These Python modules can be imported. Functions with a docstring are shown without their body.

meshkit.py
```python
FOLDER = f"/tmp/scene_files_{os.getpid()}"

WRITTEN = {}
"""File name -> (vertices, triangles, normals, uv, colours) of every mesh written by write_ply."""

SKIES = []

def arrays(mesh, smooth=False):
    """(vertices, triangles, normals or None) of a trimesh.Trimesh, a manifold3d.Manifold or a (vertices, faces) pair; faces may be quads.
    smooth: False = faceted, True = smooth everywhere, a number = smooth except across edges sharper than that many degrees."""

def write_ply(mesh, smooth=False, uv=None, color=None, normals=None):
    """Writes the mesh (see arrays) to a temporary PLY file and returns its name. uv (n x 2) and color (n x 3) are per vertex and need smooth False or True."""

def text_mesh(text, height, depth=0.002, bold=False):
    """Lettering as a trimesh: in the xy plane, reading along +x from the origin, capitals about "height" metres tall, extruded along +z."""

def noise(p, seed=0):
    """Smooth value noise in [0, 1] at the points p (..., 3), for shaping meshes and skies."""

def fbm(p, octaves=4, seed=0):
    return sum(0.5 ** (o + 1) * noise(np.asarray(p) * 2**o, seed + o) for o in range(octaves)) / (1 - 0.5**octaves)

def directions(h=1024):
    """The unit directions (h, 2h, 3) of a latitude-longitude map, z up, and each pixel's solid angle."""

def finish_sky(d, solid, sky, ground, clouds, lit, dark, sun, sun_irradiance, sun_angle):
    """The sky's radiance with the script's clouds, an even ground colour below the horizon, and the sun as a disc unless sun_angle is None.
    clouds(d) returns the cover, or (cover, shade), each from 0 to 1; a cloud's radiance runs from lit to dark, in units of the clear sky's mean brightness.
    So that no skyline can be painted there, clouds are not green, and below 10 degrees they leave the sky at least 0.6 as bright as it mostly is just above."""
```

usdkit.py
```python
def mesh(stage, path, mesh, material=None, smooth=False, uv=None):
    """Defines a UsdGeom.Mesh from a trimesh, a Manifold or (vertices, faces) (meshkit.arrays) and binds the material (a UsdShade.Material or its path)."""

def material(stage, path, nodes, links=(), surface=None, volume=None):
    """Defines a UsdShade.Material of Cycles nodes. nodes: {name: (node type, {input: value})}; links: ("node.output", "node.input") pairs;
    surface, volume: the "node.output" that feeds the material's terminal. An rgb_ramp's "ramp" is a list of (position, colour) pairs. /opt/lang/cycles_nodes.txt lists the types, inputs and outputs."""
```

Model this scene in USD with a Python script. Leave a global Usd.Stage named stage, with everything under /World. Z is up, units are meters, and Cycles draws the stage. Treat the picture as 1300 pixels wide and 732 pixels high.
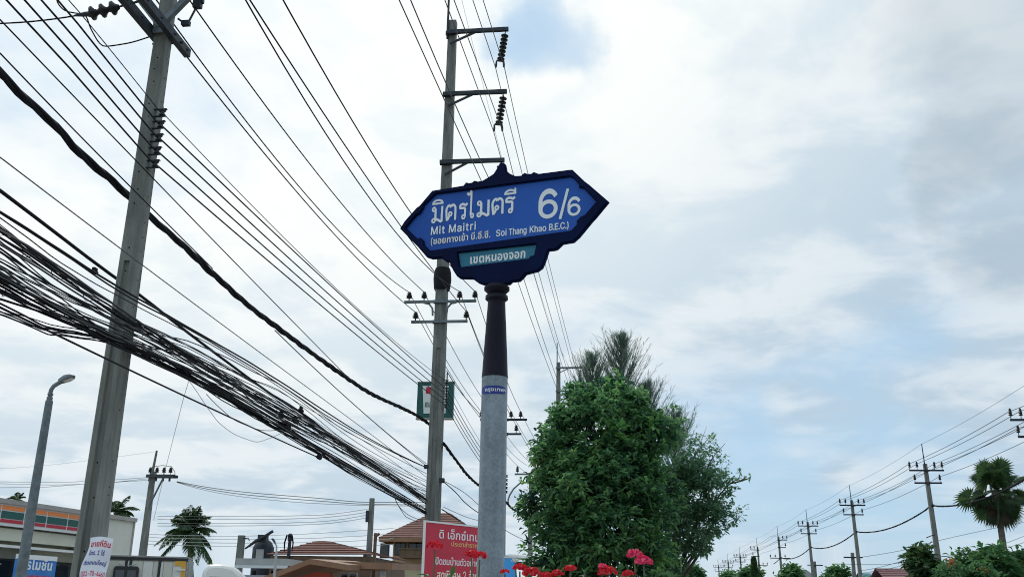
import math, glob
import numpy as np, trimesh, shapely, usdkit, meshkit
from shapely import affinity
from shapely.geometry import Polygon, LineString, Point, box as sbox
from scipy.interpolate import PchipInterpolator
import manifold3d as m3
from pxr import Usd, UsdGeom, UsdLux, UsdShade, Gf, Sdf, Vt

stage = Usd.Stage.CreateInMemory()
UsdGeom.SetStageUpAxis(stage, UsdGeom.Tokens.z)
UsdGeom.Xform.Define(stage, '/World'); UsdGeom.Scope.Define(stage, '/World/Looks')
rng = np.random.default_rng(7)
PI = math.pi
A_ = np.array

# ------------------------------------------------------------------ camera
# y runs along the street, x to its right, z up; the camera stands on the pavement at the origin
F_, CX, CY = 1254.65, 650.0, 366.0
CZ = A_([71, -3904, 1254.]); CZ /= np.linalg.norm(CZ)
CYV = A_([153, 406, 1254.65]); CYV -= CZ * (CYV @ CZ); CYV /= np.linalg.norm(CYV)
CXV = np.cross(CYV, CZ)
EYE = A_([0, 0, 1.6])
cam = UsdGeom.Camera.Define(stage, '/World/camera')
cam.CreateHorizontalApertureAttr(36.0); cam.CreateVerticalApertureAttr(36.0 * 732 / 1300)
cam.CreateFocalLengthAttr(36.0 * F_ / 1300.0)
right = A_([CXV[0], CYV[0], CZ[0]]); down = A_([CXV[1], CYV[1], CZ[1]]); fwd = A_([CXV[2], CYV[2], CZ[2]])
M = np.eye(4); M[0, :3] = right; M[1, :3] = -down; M[2, :3] = -fwd; M[3, :3] = EYE
cam.AddTransformOp().Set(Gf.Matrix4d(*M.ravel().tolist()))
cam.CreateExposureAttr(0.0)

def ray(px, py):
    d = A_([px - CX, py - CY, F_]); return A_([CXV @ d, CYV @ d, CZ @ d])
def atY(px, py, y): d = ray(px, py); return EYE + d * (y / d[1])
def atX(px, py, x): d = ray(px, py); return EYE + d * (x / d[0])
def atZ(px, py, z): d = ray(px, py); return EYE + d * ((z - 1.6) / d[2])
def on(px, py, p, n): d = ray(px, py); return EYE + d * (((A_(p) - EYE) @ n) / (d @ n))

# ------------------------------------------------------------------ sky and sun
SUN_AZ, SUN_EL = math.radians(-30), math.radians(48)          # azimuth from +y towards +x
sun_dir = A_([math.sin(SUN_AZ) * math.cos(SUN_EL), math.cos(SUN_AZ) * math.cos(SUN_EL), math.sin(SUN_EL)])
def sdir(px, py): d = ray(px, py); return tuple(d / np.linalg.norm(d))
def sky_material():
    S = 10.0
    def C(r, g, b): return (r * S, g * S, b * S)
    n = {
        'tc': ('texture_coordinate', {}), 'sep': ('separate_xyz', {}),
        'zz': ('math', {'math_type': 'add', 'value2': 0.16}), 'zm': ('math', {'math_type': 'maximum', 'value2': 0.06}),
        'dx': ('math', {'math_type': 'divide'}), 'dy': ('math', {'math_type': 'divide'}), 'pl': ('combine_xyz', {}),
        'n1': ('noise_texture', {'scale': 1.25, 'detail': 8.0, 'roughness': 0.56, 'distortion': 0.2}),
        'n2': ('noise_texture', {'scale': 3.2, 'detail': 8.0, 'roughness': 0.56, 'distortion': 0.25}),
        'n3': ('noise_texture', {'scale': 0.9, 'detail': 5.0, 'roughness': 0.5}),
        'off2': ('mapping', {'location': (3.3, 1.7, 0.4)}), 'off3': ('mapping', {'location': (-2.2, 5.1, 0)}),
        'sky': ('sky_texture', {'sky_type': 'single_scattering', 'sun_disc': False, 'sun_elevation': SUN_EL, 'sun_rotation': SUN_AZ, 'aerosol_density': 1.6}),
        'skyb': ('mix_color', {'blend_type': 'mix', 'fac': 0.75, 'b': C(.45, .685, .90), 'use_clamp': False}),
        'sd': ('vector_math', {'math_type': 'dot_product', 'vector2': tuple(sun_dir)}),
        'sg': ('map_range', {'range_type': 'smoothstep', 'from_min': 0.64, 'from_max': 0.95, 'clamp': True}),
        'far': ('mix_color', {'blend_type': 'mix', 'a': C(.50, .63, .745), 'b': C(.715, .80, .865), 'use_clamp': False}),
        'n2r': ('map_range', {'range_type': 'smoothstep', 'from_min': 0.39, 'from_max': 0.60, 'clamp': True}),
        'near': ('mix_color', {'blend_type': 'mix', 'a': C(.88, .955, .98), 'b': C(1.03, 1.05, 1.02), 'use_clamp': False}),
        'lit': ('mix_color', {'blend_type': 'mix', 'use_clamp': False}),
        'bk': ('map_range', {'range_type': 'smoothstep', 'from_min': -0.5, 'from_max': 0.55, 'to_min': 0.62, 'to_max': 1.0, 'clamp': True}), 'lb': ('vector_math', {'math_type': 'scale'}),
        # where the sky opens between the clouds, and where cloud is thickest
        'cov': ('map_range', {'range_type': 'smoothstep', 'from_min': 0.24, 'from_max': 0.60, 'to_min': 0.0, 'to_max': 1.0, 'clamp': True}),
        'mixs': ('mix_color', {'blend_type': 'mix', 'use_clamp': False}),
        'bg': ('background_shader', {'strength': 0.1}),
        'wv': ('vector_math', {'math_type': 'scale', 'scale': 0.20}), 'wc': ('vector_math', {'math_type': 'subtract', 'vector2': (.5, .5, .5)}),
        'wd0': ('vector_math', {'math_type': 'add'}), 'wd': ('vector_math', {'math_type': 'normalize'}), 'nw': ('noise_texture', {'scale': 6.0, 'detail': 6.0, 'roughness': 0.55}),
    }
    l = [('tc.generated', 'sep.vector'), ('sep.z', 'zm.value1'), ('zm.value', 'zz.value1'), ('sep.x', 'dx.value1'), ('zz.value', 'dx.value2'), ('sep.y', 'dy.value1'), ('zz.value', 'dy.value2'),
         ('dx.value', 'pl.x'), ('dy.value', 'pl.y'), ('pl.vector', 'n1.vector'), ('pl.vector', 'off2.vector'), ('pl.vector', 'off3.vector'),
         ('off2.vector', 'n2.vector'), ('off3.vector', 'n3.vector'), ('tc.generated', 'sd.vector1'), ('sd.value', 'sg.value'),
         ('n2.fac', 'n2r.value'), ('n2r.result', 'far.fac'), ('n2r.result', 'near.fac'), ('far.result', 'lit.a'), ('near.result', 'lit.b'), ('sg.result', 'lit.fac'),
         ('sd.value', 'bk.value'), ('lit.result', 'lb.vector1'), ('bk.result', 'lb.scale'), ('sky.color', 'skyb.a'), ('skyb.result', 'mixs.a'), ('mixs.result', 'bg.color'),
         ('tc.generated', 'nw.vector'), ('nw.color', 'wc.vector1'), ('wc.vector', 'wv.vector1'), ('tc.generated', 'wd0.vector1'), ('wv.vector', 'wd0.vector2'), ('wd0.vector', 'wd.vector1')]
    # cloud gaps (negative) and heavier cloud banks (as directions in the sky)
    cover = 'n1.fac'
    for i, (px, py, r, wgt) in enumerate([(712, 22, 3.4, -.27), (975, 248, 2.6, -.16), (1110, 375, 5, -.05), (980, 600, 12, -.10), (1200, 620, 10, -.08), (300, 175, 9, -.08), (60, 180, 8, -.08), (250, 600, 7, -.07),
                                          (1250, 560, 5, .10), (1045, 565, 2.6, .14), (200, 350, 22, .16), (1100, 230, 13, .18), (900, 150, 10, .12)]):
        n[f'g{i}'] = ('vector_math', {'math_type': 'dot_product', 'vector2': sdir(px, py)})
        n[f'gr{i}'] = ('map_range', {'range_type': 'smoothstep', 'from_min': math.cos(math.radians(r * 1.35)), 'from_max': math.cos(math.radians(r * .35)), 'to_min': 0.0, 'to_max': wgt, 'clamp': True})
        n[f'ga{i}'] = ('math', {'math_type': 'add'})
        l += [('wd.vector', f'g{i}.vector1'), (f'g{i}.value', f'gr{i}.value'), (cover, f'ga{i}.value1'), (f'gr{i}.result', f'ga{i}.value2')]
        cover = f'ga{i}.value'
    l += [(cover, 'cov.value'), ('cov.result', 'mixs.fac')]
    col = 'lb.vector'
    for i, (px, py, r, k) in enumerate([(1245, 203, 2.6, .34), (1310, 25, 6.5, .28), (1160, 70, 3.2, .12), (1300, 335, 2.6, .28)]):
        n[f'h{i}'] = ('vector_math', {'math_type': 'dot_product', 'vector2': sdir(px, py)})
        n[f'hr{i}'] = ('map_range', {'range_type': 'smoothstep', 'from_min': math.cos(math.radians(r * 1.3)), 'from_max': math.cos(math.radians(r * .3)), 'to_min': 0.0, 'to_max': k, 'clamp': True})
        n[f'hm{i}'] = ('mix_color', {'blend_type': 'mix', 'b': C(.34, .42, .49), 'use_clamp': False})
        l += [('wd.vector', f'h{i}.vector1'), (f'h{i}.value', f'hr{i}.value'), (f'hr{i}.result', f'hm{i}.fac'), (col, f'hm{i}.a')]
        col = f'hm{i}.result'
    l += [(col, 'mixs.b')]
    return usdkit.material(stage, '/World/Looks/sky', n, l, surface='bg.background')
dome = UsdLux.DomeLight.Define(stage, '/World/sky')
UsdShade.MaterialBindingAPI.Apply(dome.GetPrim()).Bind(sky_material())
dome.GetPrim().SetCustomDataByKey('kind', 'structure')
sun = UsdLux.DistantLight.Define(stage, '/World/sun')
sun.CreateIntensityAttr(0.38); sun.CreateAngleAttr(12.0); sun.CreateColorAttr(Gf.Vec3f(1, .95, .87))
UsdLux.LightAPI(sun.GetPrim()).GetPrim().CreateAttribute('inputs:normalize', Sdf.ValueTypeNames.Bool).Set(True)
zax = sun_dir; xax = np.cross([0, 0, 1], zax); xax /= np.linalg.norm(xax); yax = np.cross(zax, xax)
SM = np.eye(4); SM[0, :3] = xax; SM[1, :3] = yax; SM[2, :3] = zax
sun.AddTransformOp().Set(Gf.Matrix4d(*SM.ravel().tolist()))

# ------------------------------------------------------------------ materials
def mat(name, c, rough=.6, metal=0., c2=None, scale=4., bump=0., bscale=None, spec=.5, detail=5., coat=0., stretch=None, lo=.35, hi=.65):
    n = {'p': ('principled_bsdf', {'base_color': c, 'roughness': rough, 'metallic': metal, 'specular_ior_level': spec, 'coat_weight': coat})}
    l = []
    if c2 is not None or bump:
        n['g'] = ('texture_coordinate', {})
        src = 'g.object'
        if stretch:
            n['mp'] = ('mapping', {'scale': stretch}); l += [('g.object', 'mp.vector')]; src = 'mp.vector'
    if c2 is not None:
        n['n'] = ('noise_texture', {'scale': scale, 'detail': detail, 'roughness': .6})
        n['r'] = ('rgb_ramp', {'ramp': [(lo, c), (hi, c2)]})
        l += [(src, 'n.vector'), ('n.fac', 'r.fac'), ('r.color', 'p.base_color')]
    if bump:
        n['bn'] = ('noise_texture', {'scale': bscale or scale * 6, 'detail': 4.})
        n['b'] = ('bump', {'strength': bump, 'distance': .01})
        l += [(src, 'bn.vector'), ('bn.fac', 'b.height'), ('b.normal', 'p.normal')]
    return usdkit.material(stage, f'/World/Looks/{name}', n, l, surface='p.BSDF')

def leaf_mat(name, ramp, trans=.3, rough=.45):
    n = {'g': ('attribute', {'attribute': 'tint'}), 'r': ('rgb_ramp', {'ramp': ramp}), 'p': ('principled_bsdf', {'roughness': rough, 'specular_ior_level': .4}),
         't': ('translucent_bsdf', {}), 'h': ('hsv', {'saturation': 1.1, 'value': 1.5}), 'm': ('mix_closure', {'fac': trans})}
    l = [('g.fac', 'r.fac'), ('r.color', 'p.base_color'), ('r.color', 'h.color'), ('h.color', 't.color'), ('p.BSDF', 'm.closure1'), ('t.BSDF', 'm.closure2')]
    return usdkit.material(stage, f'/World/Looks/{name}', n, l, surface='m.closure')

def glass_mat(name, tint):
    n = {'t': ('transparent_bsdf', {'color': tint}), 'g': ('glossy_bsdf', {'roughness': .03, 'color': (.9, .9, .9)}), 'f': ('fresnel', {'IOR': 1.5}), 'm': ('mix_closure', {})}
    return usdkit.material(stage, f'/World/Looks/{name}', n, [('f.fac', 'm.fac'), ('t.BSDF', 'm.closure1'), ('g.BSDF', 'm.closure2')], surface='m.closure')

K = {}
K['concrete'] = mat('concrete', (.115, .118, .105), .9, c2=(.26, .26, .235), scale=2.6, bump=.5, bscale=60, stretch=(3, 3, .5), lo=.3, hi=.72)
K['concrete_dark'] = mat('concrete_dark', (.11, .113, .105), .9, c2=(.22, .222, .205), scale=2.2, bump=.4, bscale=50, stretch=(3, 3, .5))
def galv(name, a, b):
    n = {'g': ('texture_coordinate', {}), 'v': ('voronoi_texture', {'scale': 95., 'randomness': 1.}), 'bw': ('rgb_to_bw', {}), 'n': ('noise_texture', {'scale': 5., 'detail': 6., 'roughness': .65}),
         'ms': ('mapping', {'scale': (1., 1., .07)}), 'ns': ('noise_texture', {'scale': 26., 'detail': 4.}), 'as': ('math', {'math_type': 'multiply_add', 'value2': .55, 'value3': -.27}), 'ad2': ('math', {'math_type': 'add'}),
         'mx': ('math', {'math_type': 'multiply_add', 'value2': .28, 'value3': .08}), 'ad': ('math', {'math_type': 'add'}), 'r': ('rgb_ramp', {'ramp': [(.35, a), (.95, b)]}),
         'p': ('principled_bsdf', {'metallic': .35, 'roughness': .5})}
    l = [('g.object', 'v.vector'), ('g.object', 'n.vector'), ('v.color', 'bw.color'), ('bw.val', 'mx.value1'), ('mx.value', 'ad.value1'), ('n.fac', 'ad.value2'), ('g.object', 'ms.vector'), ('ms.vector', 'ns.vector'), ('ns.fac', 'as.value1'), ('ad.value', 'ad2.value1'), ('as.value', 'ad2.value2'), ('ad2.value', 'r.fac'), ('r.color', 'p.base_color')]
    return usdkit.material(stage, f'/World/Looks/{name}', n, l, surface='p.BSDF')
K['galvanised'] = galv('galvanised', (.115, .145, .165), (.30, .345, .38))
K['steel'] = mat('steel', (.10, .125, .135), .55, .3, c2=(.19, .215, .225), scale=7)
K['dark_steel'] = mat('dark_steel', (.016, .022, .032), .6, .2, c2=(.036, .044, .055), scale=8)
K['porcelain'] = mat('porcelain', (.010, .010, .013), .4, c2=(.02, .018, .02), scale=6)
K['rubber'] = mat('rubber', (.006, .007, .010), .8, c2=(.012, .013, .017), scale=9, spec=.2)
K['wire'] = mat('wire', (.010, .011, .014), .7, spec=.25)
K['wire_grey'] = mat('wire_grey', (.065, .07, .078), .6)
K['wire_pale'] = mat('wire_pale', (.30, .32, .34), .5, .2)
K['navy'] = mat('navy', (.0012, .005, .032), .6, c2=(.002, .008, .048), scale=5, bump=.1, bscale=35, spec=.08)
K['sleeve_paint'] = mat('sleeve_paint', (.005, .0045, .011), .5, c2=(.009, .008, .017), scale=6, spec=.2)
K['sticker_blue'] = mat('sticker_blue', (.010, .030, .20), .5, c2=(.02, .045, .26), scale=20)
K['sign_blue'] = mat('sign_blue', (.008, .075, .36), .45, c2=(.014, .10, .44), scale=2.5, spec=.3)
K['sign_teal'] = mat('sign_teal', (.008, .15, .24), .45, c2=(.012, .19, .29), scale=3)
K['letter_white'] = mat('letter_white', (.80, .81, .80), .45)
K['letter_warm'] = mat('letter_warm', (.82, .76, .62), .45)
K['letter_gold'] = mat('letter_gold', (.80, .55, .20), .45)
K['letter_red'] = mat('letter_red', (.62, .03, .05), .6)
K['letter_navy'] = mat('letter_navy', (.05, .06, .30), .6)
K['letter_green'] = mat('letter_green', (.01, .09, .06), .5)
K['board_red'] = mat('board_red', (.50, .016, .045), .45, c2=(.56, .022, .055), scale=1.5)
K['board_edge'] = mat('board_edge', (.75, .74, .72), .5)
K['paper'] = mat('paper', (.72, .74, .86), .8, c2=(.82, .82, .86), scale=5)
K['white_paint'] = mat('white_paint', (.78, .78, .74), .35, c2=(.70, .70, .65), scale=1.3, coat=.3)
K['cream_paint'] = mat('cream_paint', (.62, .61, .50), .6, c2=(.54, .53, .43), scale=.8, bump=.1)
K['box_panel'] = mat('box_panel', (.66, .66, .57), .45, c2=(.58, .58, .50), scale=1.0)
K['grey_panel'] = mat('grey_panel', (.33, .35, .34), .5, c2=(.42, .44, .42), scale=1.5)
K['black_trim'] = mat('black_trim', (.02, .021, .023), .5)
K['yellow_paint'] = mat('yellow_paint', (.75, .40, .045), .5)
K['stripe_orange'] = mat('stripe_orange', (.82, .23, .05), .45)
K['stripe_green'] = mat('stripe_green', (.004, .075, .065), .45)
K['stripe_red'] = mat('stripe_red', (.46, .012, .035), .45)
K['cap_grey'] = mat('cap_grey', (.30, .28, .25), .6, c2=(.38, .36, .33), scale=1.2)
K['fascia_white'] = mat('fascia_white', (.66, .68, .66), .5)
K['banner_blue'] = mat('banner_blue', (.03, .14, .50), .6, c2=(.05, .30, .62), scale=1.2)
K['sky_blue_paint'] = mat('sky_blue_paint', (.04, .30, .78), .5, c2=(.07, .42, .85), scale=.8)
K['roof_tile'] = mat('roof_tile', (.13, .054, .042), .85, c2=(.21, .085, .063), scale=1.7, bump=.3)
K['roof_maroon'] = mat('roof_maroon', (.16, .075, .08), .8, c2=(.22, .11, .11), scale=1.5)
K['roof_grey'] = mat('roof_grey', (.30, .33, .38), .6, c2=(.38, .41, .46), scale=.6)
K['roof_teal'] = mat('roof_teal', (.08, .25, .32), .6)
K['fascia_brown'] = mat('fascia_brown', (.24, .12, .065), .6, c2=(.30, .16, .09), scale=1.6)
K['soffit'] = mat('soffit', (.38, .27, .18), .7)
K['wall_red'] = mat('wall_red', (.52, .09, .055), .75, c2=(.44, .07, .045), scale=.7)
K['wall_peach'] = mat('wall_peach', (.66, .42, .28), .8, c2=(.60, .38, .25), scale=.6)
K['wall_cream'] = mat('wall_cream', (.62, .55, .36), .8, c2=(.56, .49, .32), scale=.6)
K['wall_grey'] = mat('wall_grey', (.38, .40, .40), .8, c2=(.46, .48, .47), scale=.6)
K['wood'] = mat('wood', (.10, .06, .035), .8, c2=(.16, .10, .06), scale=3)
K['glass_dark'] = mat('glass_dark', (.015, .02, .025), .08, spec=.8)
K['window_grey'] = mat('window_grey', (.05, .06, .07), .12, spec=.8)
K['pane'] = glass_mat('pane', (.35, .42, .42))
K['tyre'] = mat('tyre', (.015, .015, .016), .85)
K['rim'] = mat('rim', (.40, .41, .42), .35, .8)
K['lamp_lens'] = mat('lamp_lens', (.55, .55, .52), .15, coat=.4)
K['tail_red'] = mat('tail_red', (.4, .01, .01), .2)
K['bark'] = mat('bark', (.085, .065, .045), .9, c2=(.15, .12, .09), scale=3, bump=.7, bscale=18, stretch=(3, 3, .7))
K['palm_bark'] = mat('palm_bark', (.10, .085, .065), .9, c2=(.17, .145, .115), scale=3, bump=.6, bscale=14, stretch=(.7, .7, 3))
K['twig_green'] = mat('twig_green', (.09, .12, .09), .8)
K['asphalt'] = mat('asphalt', (.045, .045, .046), .9, c2=(.065, .064, .062), scale=1.5, bump=.4, bscale=90)
K['paving'] = mat('paving', (.26, .25, .23), .9, c2=(.34, .33, .30), scale=.9, bump=.3, bscale=40)
K['kerbstone'] = mat('kerbstone', (.36, .35, .33), .85, c2=(.44, .43, .40), scale=1.2)
K['earth'] = mat('earth', (.12, .11, .06), .95, c2=(.10, .14, .05), scale=.15, bump=.4, bscale=8)
K['road_paint'] = mat('road_paint', (.72, .72, .68), .7, c2=(.6, .6, .56), scale=3)
K['soil'] = mat('soil', (.07, .05, .035), .95, c2=(.11, .08, .055), scale=4)
K['stem_green'] = mat('stem_green', (.09, .13, .05), .6, c2=(.12, .11, .06), scale=6)
K['leaf_big'] = leaf_mat('leaf_big', [(0, (.028, .080, .048)), (.3, (.062, .150, .080)), (.6, (.13, .265, .115)), (.85, (.25, .42, .165)), (.96, (.35, .46, .17)), (1, (.46, .31, .13))], .5)
K['leaf_small'] = leaf_mat('leaf_small', [(0, (.07, .15, .10)), (.5, (.135, .245, .145)), (1, (.25, .38, .20))], .5)
K['needles'] = leaf_mat('needles', [(0, (.09, .14, .12)), (.6, (.13, .19, .15)), (1, (.20, .24, .18))], .45)
K['leaf_far'] = leaf_mat('leaf_far', [(0, (.035, .10, .05)), (.5, (.075, .17, .07)), (1, (.14, .26, .085))], .42)
K['leaf_palm'] = leaf_mat('leaf_palm', [(0, (.03, .075, .04)), (.6, (.06, .115, .05)), (1, (.11, .16, .065))], .3)
K['leaf_fan'] = leaf_mat('leaf_fan', [(0, (.022, .055, .028)), (.6, (.05, .10, .04)), (1, (.13, .19, .06))], .35)
K['leaf_dry'] = leaf_mat('leaf_dry', [(0, (.045, .032, .02)), (1, (.10, .075, .045))], .15)
K['leaf_shrub'] = leaf_mat('leaf_shrub', [(0, (.03, .085, .03)), (.6, (.055, .14, .045)), (1, (.11, .19, .055))], .35)
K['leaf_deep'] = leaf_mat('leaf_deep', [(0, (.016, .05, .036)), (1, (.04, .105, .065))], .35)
K['leaf_bright'] = leaf_mat('leaf_bright', [(0, (.08, .20, .08)), (.6, (.17, .35, .12)), (1, (.30, .46, .15))], .48)
K['petal'] = leaf_mat('petal', [(0, (.32, .004, .012)), (.5, (.62, .010, .028)), (1, (.80, .10, .11))], .3)
K['petal_pink'] = leaf_mat('petal_pink', [(0, (.45, .012, .06)), (.5, (.76, .05, .16)), (1, (.88, .26, .36))], .3)
K['petal_white'] = leaf_mat('petal_white', [(0, (.55, .55, .5)), (1, (.75, .75, .7))], .3)
K['petal_orange'] = leaf_mat('petal_orange', [(0, (.62, .12, .05)), (1, (.75, .24, .12))], .3)

# ------------------------------------------------------------------ prims
used = {}
def numbered(parent, name):
    k = (str(parent), name); c = used.get(k, 0); used[k] = c + 1
    return name if c == 0 else f'{name}_{c:03d}'
def keys(p, label=None, cat=None, group=None, kind=None):
    for k, v in (('label', label), ('category', cat), ('group', group), ('kind', kind)):
        if v: p.SetCustomDataByKey(k, v)
TINTED = ('leaf_', 'petal', 'needles')
def tint(prim, v, f, m):
    """Gives every leaf or petal (each loose piece of the mesh) its own place on its material's colour ramp, clump by clump."""
    if not m.startswith(TINTED): return
    from scipy.sparse import coo_matrix; from scipy.sparse.csgraph import connected_components
    e = np.vstack([f[:, [0, 1]], f[:, [1, 2]]]); n, lab = connected_components(coo_matrix((np.ones(len(e)), (e[:, 0], e[:, 1])), shape=(len(v), len(v))), directed=False)
    c = np.zeros((n, 3)); np.add.at(c, lab, v); c /= np.bincount(lab, minlength=n)[:, None]
    t = .62 * rng.random(n) + .55 * (meshkit.fbm(c * 1.9 + 7.3, 3) - .5) + .19
    UsdGeom.PrimvarsAPI(prim).CreatePrimvar('tint', Sdf.ValueTypeNames.FloatArray, 'vertex').Set(Vt.FloatArray.FromNumpy(np.clip(t, 0, 1)[lab].astype(np.float32)))
class Thing:
    def __init__(s, name, label, cat, loc=(0, 0, 0), group=None, kind=None, rotz=0.):
        s.o = A_(loc, float); s.path = '/World/' + numbered('/World', name)
        x = UsdGeom.Xform.Define(stage, s.path); x.AddTranslateOp().Set(Gf.Vec3d(*map(float, loc)))
        if rotz: x.AddRotateZOp().Set(math.degrees(rotz))
        s.prim = x.GetPrim(); keys(s.prim, label, cat, group, kind)
    def part(s, name, mesh, m, parent=None, smooth=35, local=False, label=None, kind=None):
        """mesh in world coordinates, unless local"""
        up = parent or s.path
        p = up + '/' + numbered(up, name)
        v, f = vf(mesh)
        if not local: v = v - s.o
        prim = usdkit.mesh(stage, p, trimesh.Trimesh(v, f, process=False) if smooth else (v, f), K[m], smooth=smooth)
        if label or kind: keys(prim.GetPrim(), label, kind=kind)
        tint(prim, v, f, m)
        return p
def vf(mesh):
    if isinstance(mesh, MB): return mesh.vf()
    if hasattr(mesh, 'to_mesh'):
        q = mesh.to_mesh(); return A_(q.vert_properties[:, :3], float), A_(q.tri_verts, int)
    if isinstance(mesh, tuple): 
        v, f = A_(mesh[0], float), A_(mesh[1], int)
        if f.shape[1] == 4: f = np.vstack([f[:, [0, 1, 2]], f[:, [0, 2, 3]]])
        return v, f
    return A_(mesh.vertices, float), A_(mesh.faces, int)
def single(name, mesh, m, label=None, cat=None, group=None, kind=None, smooth=35):
    p = '/World/' + numbered('/World', name)
    v, f = vf(mesh)
    prim = usdkit.mesh(stage, p, trimesh.Trimesh(v, f, process=False) if smooth else (v, f), K[m], smooth=smooth).GetPrim()
    keys(prim, label, cat, group, kind); return p
def copy_of(src, name, label, loc, rotz=0., group=None, scale=1.):
    p = '/World/' + numbered('/World', name)
    x = UsdGeom.Xform.Define(stage, p)
    was = dict(src.prim.GetCustomData())
    x.GetPrim().GetReferences().AddInternalReference(src.path)
    x.ClearXformOpOrder()
    x.AddTranslateOp().Set(Gf.Vec3d(*map(float, loc))); x.AddRotateZOp().Set(math.degrees(rotz))
    if scale != 1.: x.AddScaleOp().Set(Gf.Vec3f(scale, scale, scale))
    x.GetPrim().SetInstanceable(True)
    keys(x.GetPrim(), label, was.get('category'), group or was.get('group'))
    return x.GetPrim()

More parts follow.
